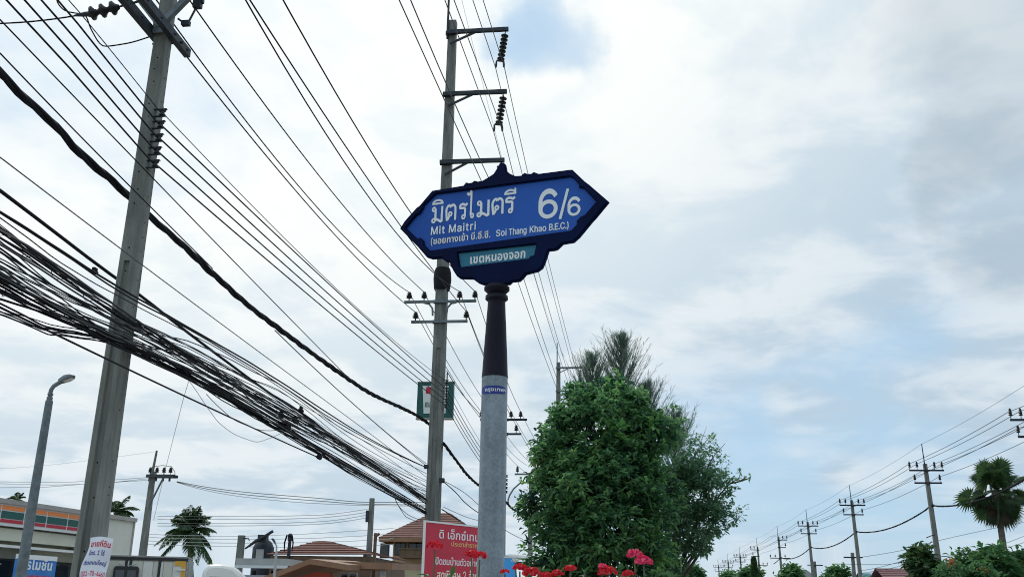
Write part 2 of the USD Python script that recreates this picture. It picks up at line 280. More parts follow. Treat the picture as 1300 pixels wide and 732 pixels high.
# ------------------------------------------------------------------ mesh builder
class MB:
    def __init__(s): s.v, s.f, s.n = [], [], 0
    def add(s, v, f):
        v = A_(v, float); f = A_(f, int)
        if f.ndim == 2 and f.shape[1] == 4: f = np.vstack([f[:, [0, 1, 2]], f[:, [0, 2, 3]]])
        s.v.append(v); s.f.append(f + s.n); s.n += len(v); return s
    def mesh(s, m, T=None):
        v, f = vf(m)
        if T is not None: v = v @ T[:3, :3].T + T[:3, 3]
        return s.add(v, f)
    def vf(s): return np.vstack(s.v), np.vstack(s.f)
    def box(s, c, size, R=None, ch=0.):
        h = A_(size, float) / 2
        if ch > 0:
            pts = []
            for sx in (-1, 1):
                for sy in (-1, 1):
                    for sz in (-1, 1):
                        q = A_([sx, sy, sz]) * h
                        for k in range(3):
                            r = q.copy()
                            for j in range(3):
                                if j != k: r[j] -= np.sign(r[j]) * ch
                            pts.append(r)
            v, f = vf(m3.Manifold.hull_points(A_(pts)))
        else:
            b = trimesh.creation.box(A_(size, float)); v, f = A_(b.vertices), A_(b.faces)
        if R is not None: v = v @ A_(R).T
        return s.add(v + A_(c), f)
    def tube(s, pts, r, n=8, cap=True):
        p = A_(pts, float); m = len(p); r = np.broadcast_to(A_(r, float), (m,))
        t = np.gradient(p, axis=0); t /= np.linalg.norm(t, axis=1, keepdims=True)
        up = A_([0, 0, 1.]) if abs(t[0, 2]) < .9 else A_([1., 0, 0])
        vs = []
        u = np.cross(t[0], up); u /= np.linalg.norm(u)
        a = np.arange(n) * 2 * PI / n
        for i in range(m):
            u = u - t[i] * (u @ t[i]); u /= np.linalg.norm(u); w = np.cross(t[i], u)
            vs.append(p[i] + r[i] * (np.cos(a)[:, None] * u + np.sin(a)[:, None] * w))
        v = np.vstack(vs); i = np.arange(m - 1)[:, None] * n; j = np.arange(n)[None]; k = (j + 1) % n
        f = np.stack([i + j, i + k, i + n + k, i + n + j], -1).reshape(-1, 4)
        f = np.vstack([f[:, [0, 1, 2]], f[:, [0, 2, 3]]])
        if cap:
            v = np.vstack([v, p[0], p[-1]]); q = len(v); jj = np.arange(n); kk = (jj + 1) % n
            f = np.vstack([f, np.stack([np.full(n, q - 2), kk, jj], 1), np.stack([np.full(n, q - 1), (m - 1) * n + jj, (m - 1) * n + kk], 1)])
        return s.add(v, f)
    def rod(s, a, b, r0, r1=None, n=10): return s.tube([a, b], [r0, r0 if r1 is None else r1], n)
    def lathe(s, prof, T=None, n=16):
        """prof: (radius, height) pairs about z"""
        prof = A_(prof, float); m = len(prof); a = np.arange(n) * 2 * PI / n
        v = np.stack([prof[:, 0, None] * np.cos(a), prof[:, 0, None] * np.sin(a), np.repeat(prof[:, 1, None], n, 1)], -1).reshape(-1, 3)
        i = np.arange(m - 1)[:, None] * n; j = np.arange(n)[None]; k = (j + 1) % n
        f = np.stack([i + j, i + k, i + n + k, i + n + j], -1).reshape(-1, 4)
        if T is not None: v = v @ A_(T)[:3, :3].T + A_(T)[:3, 3]
        return s.add(v, f)
    def prism(s, poly, depth, T):
        for g in getattr(poly, 'geoms', [poly]):
            if g.is_empty or g.area < 1e-9: continue
            s.mesh(trimesh.creation.extrude_polygon(g, depth, engine='earcut'), T)
        return s
    def beam(s, a, b, w, h, up=(0, 0, 1)):
        a, b = A_(a, float), A_(b, float); d = b - a; L = np.linalg.norm(d); x = d / L
        y = np.cross(up, x); y /= np.linalg.norm(y); z = np.cross(x, y)
        return s.box((a + b) / 2, (L, w, h), np.stack([x, y, z], 1))
def frame(o, ex, ey, ez=None):
    ex = A_(ex, float); ey = A_(ey, float); ez = np.cross(ex, ey) if ez is None else A_(ez, float)
    T = np.eye(4); T[:3, 0] = ex; T[:3, 1] = ey; T[:3, 2] = ez; T[:3, 3] = o; return T
def along(o, d):
    d = A_(d, float) / np.linalg.norm(d); u = A_([1, 0, 0]) if abs(d[2]) > .9 else A_([0, 0, 1.])
    x = np.cross(u, d); x /= np.linalg.norm(x); return frame(o, x, np.cross(d, x), d)
def taper(z0, z1, w0, w1, d0=None, d1=None, c=0.):
    d0, d1 = d0 or w0, d1 or w1; pts = []
    for z, w, d in ((z0, w0, d0), (z1, w1, d1)):
        for sx in (-1, 1):
            for sy in (-1, 1):
                pts += [(sx * (w / 2 - c), sy * d / 2, z), (sx * w / 2, sy * (d / 2 - c), z)]
    return m3.Manifold.hull_points(A_(pts, float))

# ------------------------------------------------------------------ lettering
FONTS = {}
def font(kind, weight):
    from PIL import ImageFont
    k = (kind, weight)
    if k not in FONTS:
        f = ImageFont.truetype(glob.glob('/opt/blender-*/*/datafiles/fonts/' + ('NotoSansThai*' if kind == 't' else 'Inter*'))[0], 110)
        if kind == 't': f.set_variation_by_axes([weight, 100])
        FONTS[k] = f
    return FONTS[k]
def run_shape(text, kind, weight):
    from PIL import Image, ImageDraw
    f = font(kind, weight); st = 2 if (kind == 'l' and weight > 600) else 0
    x0, y0, x1, y1 = f.getbbox(text, anchor='ls', stroke_width=st)
    im = Image.new('L', (int(x1 - x0) + 12, int(y1 - y0) + 12))
    ImageDraw.Draw(im).text((6 - x0, 6 - y0), text, 255, f, anchor='ls', stroke_width=st)
    onp = np.pad(np.asarray(im) > 127, ((0, 0), (1, 1))).astype(np.int8)
    r, a = np.nonzero(np.diff(onp, axis=1) == 1); b = np.nonzero(np.diff(onp, axis=1) == -1)[1]
    g = shapely.union_all(shapely.box(a, -r - 1, b, -r)).buffer(.6).buffer(-.6).simplify(.8)
    return affinity.translate(g, x0 - 6, 6 - y0 - 0), f.getlength(text)
def lettering(text, weight=600):
    """A shapely outline, its capitals or consonants about 1 high, baseline at y = 0."""
    out, x, i = [], 0., 0
    while i < len(text):
        if text[i] == ' ': x += 28; i += 1; continue
        thai = '\u0e00' <= text[i] <= '\u0e7f'; j = i
        while j < len(text) and text[j] != ' ' and ('\u0e00' <= text[j] <= '\u0e7f') == thai: j += 1
        g, w = run_shape(text[i:j], 't' if thai else 'l', weight)
        out.append(affinity.translate(g, x, 0)); x += w; i = j
    g = shapely.union_all(out); s = 1 / (110 * .56 if any('\u0e00' <= c <= '\u0e7f' for c in text) else 80.)
    return affinity.scale(g, s, s, origin=(0, 0))
def fit(g, x0, x1, y, h):
    """Stretch lettering to run from x0 to x1 at height h on the baseline y."""
    b = g.bounds; sx = (x1 - x0) / (b[2] - b[0])
    return affinity.affine_transform(g, [sx, 0, 0, h, x0 - b[0] * sx, y])
def strokes(lines, rings, w):
    gs = [LineString(l).buffer(w / 2, cap_style='flat', join_style='round', quad_segs=4) for l in lines]
    gs += [Point(*c).buffer(r + w * .33, 6).difference(Point(*c).buffer(max(r - w * .42, .02), 6)) for *c, r in rings]
    return shapely.union_all(gs)
def arc(cx, cy, rx, ry, a0, a1, n=10):
    return [(cx + rx * math.cos(math.radians(a)), cy + ry * math.sin(math.radians(a))) for a in np.linspace(a0, a1, n)]
def street_name():
    """The looped lettering of the street name, letter by letter (consonants 1 high)."""
    W = .155
    mo = strokes([[(.30, .86), (.30, .16)], [(.26, .10), (.40, .20), (.72, .02), (.80, .07)], [(.80, 0), (.80, 1.0)]], [(.17, .85, .12), (.17, .12, .12)], W)
    to = strokes([[(.18, 0)] + arc(.36, .62, .26, .36, 200, 95) + [(.46, .86)], [(.46, .86)] + arc(.60, .72, .22, .26, 110, 0) + [(.82, 0)], [(.20, .03), (.36, .30)]], [(.42, .42, .12)], W)
    ro = strokes([[(.56, .12), (.56, .62), (.50, .68), (.14, .70)], [(.13, .66)] + arc(.34, .76, .22, .18, 150, 60) + [(.62, .86), (.74, .96)]], [(.44, .12, .12)], W)
    mai = strokes([[(-.16, 1.62), (-.04, 1.50), (.06, 1.52), (.16, 1.70), (.20, 1.66), (.20, .16)]], [(.32, .13, .12)], W)
    si = strokes([[(.06, 1.20)] + arc(.44, 1.20, .38, .22, 180, 0, 14) + [(.82, 1.20), (.02, 1.20)]], [], W * .8)
    sii = shapely.union_all([si, strokes([[(.80, 1.16), (.80, 1.52)]], [], W * .85)])
    out = []
    for g, x, w in ((mo, 0, .87), (to, 1.05, .84), (ro, 2.08, .68), (mai, 2.62, .62), (mo, 3.42, .95), (to, 4.50, .90), (ro, 5.50, .76)):
        b = g.bounds; k = w / (b[2] - b[0]); out.append(affinity.affine_transform(g, [k, 0, 0, 1, x - b[0] * k, 0]))
    out += [affinity.translate(si, .0, 0), affinity.translate(sii, 5.42, 0)]
    return shapely.union_all(out)

# ------------------------------------------------------------------ wires
def wire_pts(px, A, B, deg=2, y_from=None, y_to=None, n=26):
    """Photographed points of a wire, set in the upright plane that runs from A to B (x, y); a smooth sagging line through them."""
    A, B = A_(A, float), A_(B, float); d = (B - A) / np.linalg.norm(B - A); nn = A_([-d[1], d[0], 0.])
    P = A_([on(x, y, (A[0], A[1], 0), nn) for x, y in px])
    s = (P[:, :2] - A) @ d
    deg = min(deg, len(px) - 1)
    c = np.polyfit(s, P[:, 2], deg)
    a = s.min() if y_from is None else (y_from - A[1]) / d[1]; b = s.max() if y_to is None else (y_to - A[1]) / d[1]
    t = np.linspace(a, b, n); z = np.polyval(c, t)
    lo, hi = s.min(), s.max(); der = np.polyder(c)
    z = np.where(t < lo, np.polyval(c, lo) + np.polyval(der, lo) * (t - lo), z)
    return np.column_stack([A[0] + d[0] * t, A[1] + d[1] * t, z])
def sagged(a, b, sag, n=16):
    a, b = A_(a, float), A_(b, float); t = np.linspace(0, 1, n)
    p = a + (b - a) * t[:, None]; p[:, 2] -= sag * 4 * t * (1 - t); return p
def wire(name, pts, r, label, group, m='wire', cat='power line', n=5):
    return single(name, MB().tube(pts, r, n), m, label, cat, group, smooth=True)

# ================================================================== the ground
def sheet(x0, x1, y0, y1, z):
    return (A_([[x0, y0, z], [x1, y0, z], [x1, y1, z], [x0, y1, z]], float), A_([[0, 1, 2, 3]]))
single('ground', sheet(-2500, 2500, -2500, 2500, -.004), 'earth', kind='structure', smooth=False)
single('road', sheet(3.2, 16.8, -300, 900, 0.0), 'asphalt', kind='structure', smooth=False)
single('side_street', sheet(-120, 3.0, -9.5, -3.5, 0.0), 'asphalt', kind='structure', smooth=False)
for y0, y1, x0, x1 in ((-3.3, 300, -7.4, 3.0), (-300, -9.7, -7.4, 3.0), (-300, 600, 17.0, 21.0)):
    single('pavement', MB().box(((x0 + x1) / 2, (y0 + y1) / 2, .06), (x1 - x0, y1 - y0, .15)), 'paving', kind='structure', smooth=False)
    kx = 3.1 if x1 < 4 else 16.9
    single('kerb', MB().box((kx, (y0 + y1) / 2, .065), (.18, y1 - y0, .17), ch=.02), 'kerbstone', kind='structure', smooth=False)
single('parking_lot', sheet(-40, -7.5, 6, 42, .004), 'paving', kind='structure', smooth=False)
for x in (6.6, 13.4):
    for y in range(-40, 200, 12):
        single('lane_marking', sheet(x - .06, x + .06, y, y + 4, .005), 'road_paint', kind='structure', smooth=False)
single('road_median_line', sheet(9.9, 10.1, -300, 900, .005), 'road_paint', kind='structure', smooth=False)

# ================================================================== street name sign
PSI = math.radians(-15.5); SX, SY = -0.69, 5.0
ex = A_([math.cos(PSI), math.sin(PSI), 0]); nz = A_([math.sin(PSI), -math.cos(PSI), 0])    # nz faces the viewer
SP = A_([SX, SY, 3.6])
FD = .042                                                      # the frame's front face passes through the pole's axis point
def uv(px, py, d=0.): q = on(px, py, SP + nz * d, nz) - SP; return float(q @ ex), float(q[2])
OUT = [(636.5, 206), (634, 206), (631, 212), (626, 220), (619, 224.6), (612, 228.7), (606, 229.8), (601.5, 228.7), (598.6, 231), (595, 232), (591, 230.8), (587.6, 235), (548, 241.5), (531.8, 260.6), (528, 263.2), (513, 280), (507, 289.5), (526, 309), (529.5, 312.4), (541, 325.7), (547, 327.7), (559.7, 327),
       (565.5, 331.5), (570, 332), (571, 335), (574.8, 343), (579.4, 350), (583, 352.8), (599.5, 353.4), (606.5, 358.6), (612, 360.6), (618, 361), (646, 360.4), (649.4, 357), (658.7, 356.3), (663.4, 352), (666.9, 347.6), (682, 343.6), (687.8, 339.5), (691, 332.5), (696, 317.4), (703, 317), (707, 315.5), (713.8, 309),
       (727.7, 306.6), (735, 300), (751.5, 280), (756, 275.2), (772.4, 255.4), (747, 233.5), (742, 229.8), (726, 214.7), (721.3, 215), (683, 220), (677, 217.6), (673.7, 220), (669, 220), (665, 218.8), (661, 222.3), (654, 222.9), (647, 220), (642.3, 215.9), (641, 207.8), (639, 206)]
BLUE = [(515.5, 289.3), (529, 273.2), (533, 271.5), (538, 264), (538.3, 261), (553.6, 246.5), (723, 224.6), (727.7, 226.0), (735, 234), (735, 238.2), (741, 239), (757, 256), (742, 273), (737, 275), (732, 280.5), (732.5, 284.6), (724.8, 292.6), (546, 318), (539, 311), (538, 305), (533.4, 301.4), (530, 303)]
TEAL = [(581.5, 321), (681, 309.9), (678, 324), (673, 325), (671.6, 328), (584.3, 339)]
S = Thing('street_sign', 'blue arrow-ended street name sign in navy scrolled frame on a galvanised pole', 'street sign', (SX, SY, .13))
outer = Polygon([uv(*p) for p in OUT]).buffer(.004).buffer(-.004); blue = Polygon([uv(*p, -.008) for p in BLUE]); teal = Polygon([uv(*p, -.008) for p in TEAL])
TS = frame(SP + nz * .0, ex, (0, 0, 1), nz)
def TSo(d): return frame(SP + nz * (d - FD), ex, (0, 0, 1), nz)
fr = MB().prism(outer.difference(blue).difference(teal), .016, TSo(.018)).prism(outer.buffer(-.008).difference(blue.buffer(.006)).difference(teal.buffer(.005)), .008, TSo(.034)).prism(outer.buffer(-.004), .006, TSo(.0125))
S.part('frame', fr, 'navy', smooth=25)
pb = S.part('name_panel', MB().prism(blue.buffer(.004), .006, TSo(.020)), 'sign_blue')
pt = S.part('district_panel', MB().prism(teal.buffer(.004), .006, TSo(.020)), 'sign_teal')
def line_on(g, p0, p1, htop, parent, m, T0=.0263, d=.0016, name='lettering', shear=True):
    """lettering whose baseline runs from pixel p0 to pixel p1; htop: a pixel at the top of a letter above p0"""
    a, b, c = uv(*p0, -.0155), uv(*p1, -.0155), uv(*htop, -.0155)
    g = fit(g, 0, math.hypot(b[0] - a[0], b[1] - a[1]), 0, c[1] - a[1])
    g = affinity.translate(affinity.rotate(g, math.degrees(math.atan2(b[1] - a[1], b[0] - a[0])), origin=(0, 0)), a[0], a[1])
    S.part(name, MB().prism(g, d, TSo(T0)), m, parent, smooth=False)
line_on(street_name(), (547.5, 283), (655, 269), (547.6, 263.5), pb, 'letter_white')
six = shapely.union_all([LineString(arc(.50, .575, .40, .395, 28, 180, 16) + arc(.48, .345, .38, .25, 180, 200, 3)).buffer(.092, cap_style='flat'), affinity.scale(Point(.48, .335).buffer(1, 24), .46, .335, origin=(.48, .335)).difference(affinity.scale(Point(.48, .335).buffer(1, 24), .275, .195, origin=(.48, .335)))])
line_on(six, (683.5, 279.0), (708, 275.8), (683.5, 243.5), pb, 'letter_white')
line_on(six, (720.5, 275), (737, 272.9), (720.5, 252), pb, 'letter_white')
a, b = uv(711, 278, -.0155), uv(721, 239.5, -.0155)
S.part('lettering', MB().prism(LineString([a, b]).buffer(.0075, cap_style='flat'), .0016, TSo(.0263)), 'letter_white', pb, smooth=False)
def spaced(t, sp, weight):
    gs, x = [], 0.
    for ch in t:
        if ch == ' ': x += .42; continue
        g = lettering(ch, weight); w = g.bounds[2] - g.bounds[0]; gs.append(affinity.translate(g, x - g.bounds[0], 0)); x += w + sp
    return shapely.union_all(gs)
line_on(spaced('Mit Maitri', .20, 800), (547, 298), (604, 291.2), (547, 288.6), pb, 'letter_white')
line_on(lettering('(ซอยทางเข้า บี.อี.ซี.', 600), (547, 310.6), (622.5, 301.4), (547, 304.2), pb, 'letter_warm')
line_on(spaced('Soi', .12, 700), (629.8, 300.2), (643, 298.7), (629.8, 292.2), pb, 'letter_white')
line_on(spaced('Thang', .12, 700), (646, 298.4), (668.5, 295.7), (646, 290.6), pb, 'letter_white')
line_on(spaced('Khao', .12, 700), (672.5, 295.3), (693.5, 293), (672.5, 287.4), pb, 'letter_white')
line_on(spaced('B.E.C.)', .08, 700), (697, 292.6), (722, 289.6), (697, 284.6), pb, 'letter_white')
line_on(lettering('เขตหนองจอก', 700), (597, 335), (667, 327), (597, 326.2), pt, 'letter_white')
# post: turned neck, tapered navy sleeve, galvanised tube
zof = lambda py: float(on(628, py, SP, A_([0, -1., 0]))[2])
zt, zs = zof(361), zof(479)
post = MB().lathe([(.030, zt + .002), (.050, zt - .002), (.0685, zof(365)), (.0685, zof(368.5)), (.052, zof(372)), (.046, zof(373.5)), (.060, zof(376)), (.061, zof(380)), (.048, zof(382.5)), (.0465, zof(384)), (.053, zof(410)), (.060, zof(440)), (.068, zs + .01), (.0695, zs), (.064, zs - .004)],
                  frame((SX, SY, 0), (1, 0, 0), (0, 1, 0)), 32)
S.part('neck_sleeve', post, 'sleeve_paint', smooth=50)
S.part('pole', MB().lathe([(.0675, zs + .005), (.0675, .13)], frame((SX, SY, 0), (1, 0, 0), (0, 1, 0)), 40), 'galvanised', smooth=50)
fl = MB().lathe([(.0, .15), (.16, .15), (.16, .13)], frame((SX, SY, 0), (1, 0, 0), (0, 1, 0)), 24)
for k in range(4):
    c = PI / 4 + k * PI / 2; fl.rod((SX + .12 * math.cos(c), SY + .12 * math.sin(c), .13), (SX + .12 * math.cos(c), SY + .12 * math.sin(c), .19), .012, n=6)
S.part('base_flange', fl, 'galvanised')
# maker's sticker, wrapped on the pole
a0, a1, r = -PI / 2 - 1.2, -PI / 2 + 1.25, .0683
zc, hh = zof(497.5), .022
aa = np.linspace(a0, a1, 16)
def wrap(al, z, r=r): return A_([SX + r * math.cos(al), SY + r * math.sin(al), z])
def oval(u): return hh * math.sqrt(max(0.06, 1 - abs(u) ** 4))
vv = [wrap(x, zc + s * oval(2 * (x - a0) / (a1 - a0) - 1)) for x in aa for s in (-1, 1)]
ff = [[2 * i, 2 * i + 2, 2 * i + 3, 2 * i + 1] for i in range(15)]
sk = S.part('sticker', (A_(vv), A_(ff)), 'sticker_blue', smooth=True)
g = fit(lettering('กรุงเทพฯ', 600), a0 + .55, a1 - .12, -.008, .015)
tm = vf(MB().prism(g.segmentize(.08), .0006, np.eye(4)))
S.part('lettering', (A_([wrap(x, zc + y, .0689 + z) for x, y, z in tm[0]]), tm[1]), 'letter_white', sk, smooth=False)

# ================================================================== utility poles
def shaft(h, w_base, w_top, groove=None, holes=(), side_holes=(), gw=.36):
    """A tapered square concrete shaft with a recessed groove on the two faces across the street, and bolt holes."""
    W = lambda z: w_base + (w_top - w_base) * z / h
    m = taper(0, h, w_base, w_top, c=.018)
    for g0, g1 in (groove or []):
        for s in (-1, 1):
            pts = [(sx * W(z) * gw / 2 * k, s * (W(z) / 2 + off), z) for z in (g0, g1) for off, k in ((-.03, .75), (.02, 1.15)) for sx in (-1, 1)]
            m = m - m3.Manifold.hull_points(A_(pts))
    for zs_, axis in ((holes, 1), (side_holes, 0)):
        for item in zs_:
            z, off = item if isinstance(item, tuple) else (item, 0)
            c = m3.Manifold.cylinder(W(z) * 2, .011, .011, 8, True).rotate((90, 0, 0) if axis == 1 else (0, 90, 0)).translate((off if axis == 1 else 0, 0 if axis == 1 else off, z))
            m = m - c
    return m
def pin_insulator(mb, base, h=.26, r=.075):
    mb.lathe([(.0, 0), (.018, 0), (.018, .3 * h), (r * .75, .30 * h), (r, .36 * h), (r * .62, .46 * h), (r * .95, .58 * h), (r * .6, .68 * h), (r * .72, .8 * h), (r * .45, .9 * h), (r * .5, .96 * h), (0, h)], frame(base, (1, 0, 0), (0, 1, 0)), 10)
def disc_string(mb, top, d, n, pitch=.146, r=.125):
    T = along(top, d)
    for k in range(n):
        z = .05 + k * pitch
        mb.lathe([(.03, z), (.045, z + .03), (r, z + .062), (r * .98, z + .082), (.05, z + .09), (.03, z + .13)], T, 12)
    mb.lathe([(.012, 0), (.012, .06 + n * pitch)], T, 6)
def spools(pole, xs, ys, zs_, facing=1, label=None):
    for k, (x, y, z) in enumerate(zip(xs, ys, zs_)):
        b = MB().beam((x - .11 * facing, y, z + .045), (x + .05 * facing, y, z + .045), .035, .008).beam((x - .11 * facing, y, z - .045), (x + .05 * facing, y, z - .045), .035, .008)
        bp = pole.part('spool_bracket', b, 'dark_steel')
        s = MB().lathe([(.0, -.038), (.038, -.038), (.04, -.026), (.024, -.008), (.024, .008), (.04, .026), (.038, .038), (0, .038)], frame((x, y, z), (1, 0, 0), (0, 1, 0)), 12)
        pole.part('spool_insulator', s, 'porcelain', bp)

# --- pole 1: tall concrete pole in front on the left, with dead-end hardware
P1 = A_([-5.57, 10.0, 0.])
z1 = lambda py: float(atY(208 - .1424 * (py - 48), py, 10.0)[2])
p1 = Thing('utility_pole', 'thick concrete pole beside the street lamp, with a paper notice and steel arms on top', 'utility pole', P1 + [0, 0, .13])
H1 = 10.2; W1 = lambda z: .262 - .0118 * z
hz = [z1(y) for y in (78, 92, 108, 136, 152, 222, 244, 262, 318, 346, 398, 588, 632, 700)]
hz2 = [z1(y) for y in (76, 100, 130, 196, 250, 262, 283, 302, 320, 356, 390, 520, 585, 618, 628)]
sh = shaft(H1, W1(0), W1(H1), [(.3, z1(334))], [(z, -.012 if i % 2 else .006) for i, z in enumerate(hz)], hz2)
p1.part('shaft', sh.translate(tuple(P1)), 'concrete', smooth=25)
c1 = P1 + [0, 0, z1(46)]
# paired arms along the street
for s, zz in ((-1, 0.02), (1, 0.0)):
    x = P1[0] + s * (W1(8) / 2 + .04)
    m = MB().beam((x, 8.72, c1[2] + zz), (x, 10.42 if s > 0 else 10.15, c1[2] + zz), .075, .11)
    for k in range(5): m.rod((x - .05, 8.9 + .3 * k, c1[2] + zz), (x + .05, 8.9 + .36 * k, c1[2] + zz), .012, n=6)
    p1.part('street_arm', m, 'dark_steel')
p1.part('bolt', MB().rod((P1[0] - .2, 10.13, c1[2] - .02), (P1[0] + .2, 10.13, c1[2] - .02), .016, n=8), 'dark_steel')
p1.part('clamp_plate', MB().beam((P1[0] - .1, 9.90, c1[2] + .30), (P1[0] - .02, 9.86, c1[2] + .05), .11, .012).box((P1[0] - .02, 9.89, c1[2] + .06), (.14, .02, .16)), 'steel')
ztop = c1[2] + 1.05
for s in (-1, 1):
    p1.part('arm_brace', MB().beam((P1[0] + s * .06, 9.88, c1[2] + .14), (P1[0] + s * .80, 9.88, ztop), .07, .07, up=(0, 1, 0)), 'steel')
p1.part('crossarm', MB().box((P1[0], 9.87, ztop + .04), (2.6, .1, .12)), 'steel')
m = MB()
for x in (-1.15, -.55, .5, 1.0): pin_insulator(m, (P1[0] + x, 9.87, ztop + .1))
p1.part('pin_insulator', m, 'porcelain')
# bracket with a small switch on the right of the pole
q0, q1, q2, q3 = atY(226, 24, 10), atY(233.5, 29.5, 10), atY(239, 29, 10), atY(249, 10, 10)
m = MB().tube([q0, q1, q2, q3], .013, 6); m.box(atY(236, 30, 10), (.10, .06, .06)).box(atY(251, 5, 10), (.10, .07, .12)).box(atY(255, 2, 10), (.07, .05, .05))
p1.part('switch_bracket', m, 'dark_steel')
# branch line dead-ended to the left, three discs
sA = A_([P1[0] - .19, 9.38, c1[2] + .12]); s0 = atY(156, 7.5, 9.38); s1 = atY(116, 17.5, 9.38)
m = MB(); disc_string(m, s0, s1 - s0, 3, pitch=np.linalg.norm(s1 - s0) / 3.1, r=.085)
p1.part('disc_insulator', m, 'porcelain')
p1.part('dead_end_clamp', MB().rod(atY(178, 1.5, 9.38), s0, .014, n=6).tube([s1, atY(108, 18.5, 9.38), atY(95, 20, 9.38)], [.028, .03, .012], 8), 'dark_steel')
wire('branch_wire', np.vstack([sagged(atY(100, 19.5, 9.38), atY(0, 30, 9.38), .02), atY(-160, 44, 9.38)]), .0095, 'black wire from the three-disc insulator leading off past the frame edge', 'overhead power wires')
wire('jumper_wire', wire_pts([], (0, 0), (0, 1)) if False else A_([np.r_[PchipInterpolator([0, 1, 2, 3, 4, 5, 6], A_([(72, 0), (83, 15), (108, 20), (116, 38), (133, 59.5), (160, 55), (198, 44)], float))(t)] for t in np.linspace(0, 6, 30)]) @ np.eye(2) if False else
     A_([atY(*PchipInterpolator([0, 1, 2, 3, 4, 5, 6], A_([(72, 0), (83, 14), (108, 20), (116, 38), (133, 59), (160, 55.5), (198, 44)], float))(t), 9.5) for t in np.linspace(0, 6, 32)]), .0085,
     'looping black jumper wire hanging under the three-disc insulator', 'overhead power wires')
RX, RY = P1[0] + W1(7) / 2 + .09, 9.9
rz = [float(on(212, y, (RX, RY, 0), A_([0, -1., 0]))[2]) for y in (143, 158, 174.5, 191, 207.5)]
spools(p1, [RX] * 5, [RY] * 5, rz)
p1.part('rack_rod', MB().rod((RX, RY, rz[-1] - .08), (RX, RY, rz[0] + .08), .007, n=6), 'steel')

# paper notice on the pole
pw, pc = .30, P1 + [W1(2) / 2 * .15, -W1(2) / 2, 0]
ptl, pbr = on(114, 682, pc + [0, -.02, 0], A_([0, -1., 0])), on(150, 732, pc + [0, -.02, 0], A_([0, -1., 0]))
PX0, PX1, PZ1 = float(ptl[0]) - .01, float(ptl[0]) + .26, float(ptl[2]); PZ0 = PZ1 - .52
nt = Thing('paper_notice', 'crumpled white paper notice with red and blue lettering stuck to the thick pole', 'notice', (PX0, pc[1], PZ0))
def psurf(u, v, off=0.):       # u along x from 0, v down from the top
    x = PX0 + u - .05 * v + .022 * math.sin(v * 13 + .6) * (1 - .5 * u / .26)
    y = pc[1] - .012 - .012 * math.sin(v * 17) * (u / .26) - .02 * abs(math.sin(u * 9 + v * 4)) + .25 * max(0, u - .19) ** 1.3 - off
    return (x, y, PZ1 - v + .012 * math.sin(u * 14))
nu, nv = 14, 26
pv = A_([psurf(.26 * i / nu, .52 * j / nv, o) for o in (0, -.0012) for j in range(nv + 1) for i in range(nu + 1)])
pf = [[j * (nu + 1) + i, (j + 1) * (nu + 1) + i, (j + 1) * (nu + 1) + i + 1, j * (nu + 1) + i + 1] for j in range(nv) for i in range(nu)]
N_ = (nu + 1) * (nv + 1)
sheet_p = nt.part('sheet', (pv, A_(pf + [[a + N_, d + N_, c + N_, b + N_] for a, b, c, d in pf])), 'paper', smooth=True)
for txt, v, h, u0, u1, mm in (('ขายที่ดิน', .098, .046, .02, .245, 'letter_red'), ('โทร. 1 ไร่', .18, .034, .03, .20, 'letter_navy'), ('ติดถนนใหญ่', .275, .032, .02, .235, 'letter_navy'), ('021-70-4460', .385, .048, .012, .25, 'letter_red')):
    g = fit(lettering(txt, 700), u0, u1, 0, h).segmentize(.02)
    tv, tf = vf(MB().prism(g, .0006, np.eye(4)))
    nt.part('lettering', (A_([psurf(x, v - y, .0012 + z) for x, y, z in tv]), tf), mm, sheet_p, smooth=False)

# --- pole 2: tall transmission pole behind the sign
X2, Y2 = -5.34, 27.0
zy = lambda px, py, y=Y2: float(atY(px, py, y)[2])
H2 = zy(576, 28); W2 = lambda z: .405 - .0081 * z
p2 = Thing('transmission_pole', 'very tall concrete transmission pole with three long arms, standing behind the street sign', 'utility pole', (X2, Y2, .13), 'tall transmission poles')
p2.part('shaft', shaft(H2, W2(0), W2(H2), [(.3, zy(558, 443))], [zy(560, y) for y in (395, 430, 240, 150, 520, 560)], [zy(560, y) for y in (380, 420, 470)], gw=.4).translate((X2, Y2, 0)), 'concrete_dark', smooth=25)
p2.part('top_spike', MB().rod((X2 - .13, Y2 - .16, H2 - .7), (X2 - .13, Y2 - .16, H2 + 2.4), .035, n=8), 'dark_steel')
def trans_arm(th, pole_x, y, z, xl, xr, brace_dx, string=True, arm_m='dark_steel', w=.12, nd=7):
    yf = y - .24
    th.part('crossarm', MB().box(((xl + xr) / 2, yf, z), (xr - xl, .10, w)).box((pole_x, yf + .05, z), (.36, .02, .16)), arm_m)
    th.part('arm_brace', MB().beam((pole_x - .02, yf, z - .42), (pole_x + brace_dx, yf, z - .05), .05, .06), arm_m)
    if string:
        top = A_([xr - .09, yf, z - w / 2]); d = A_([-.13, 0, -1.]); d /= np.linalg.norm(d)
        m = MB(); disc_string(m, top + d * .06, d, nd, pitch=.135, r=.12)
        sp = th.part('insulator_string', m, 'porcelain')
        end = top + d * (.12 + nd * .135)
        hw = MB().rod(top, top + d * .1, .016, n=6).beam(end + [-.13, 0, .02], end + [.10, 0, -.02], .03, .05)
        for o in (-.13, .10): hw.tube([end + [o, 0, 0], end + [o * 1.05, 0, -.12], end + [o * 1.1, .0, -.22]], [.022, .035, .03], 8)
        th.part('conductor_clamp', hw, 'dark_steel', sp)
        return end
ends = []
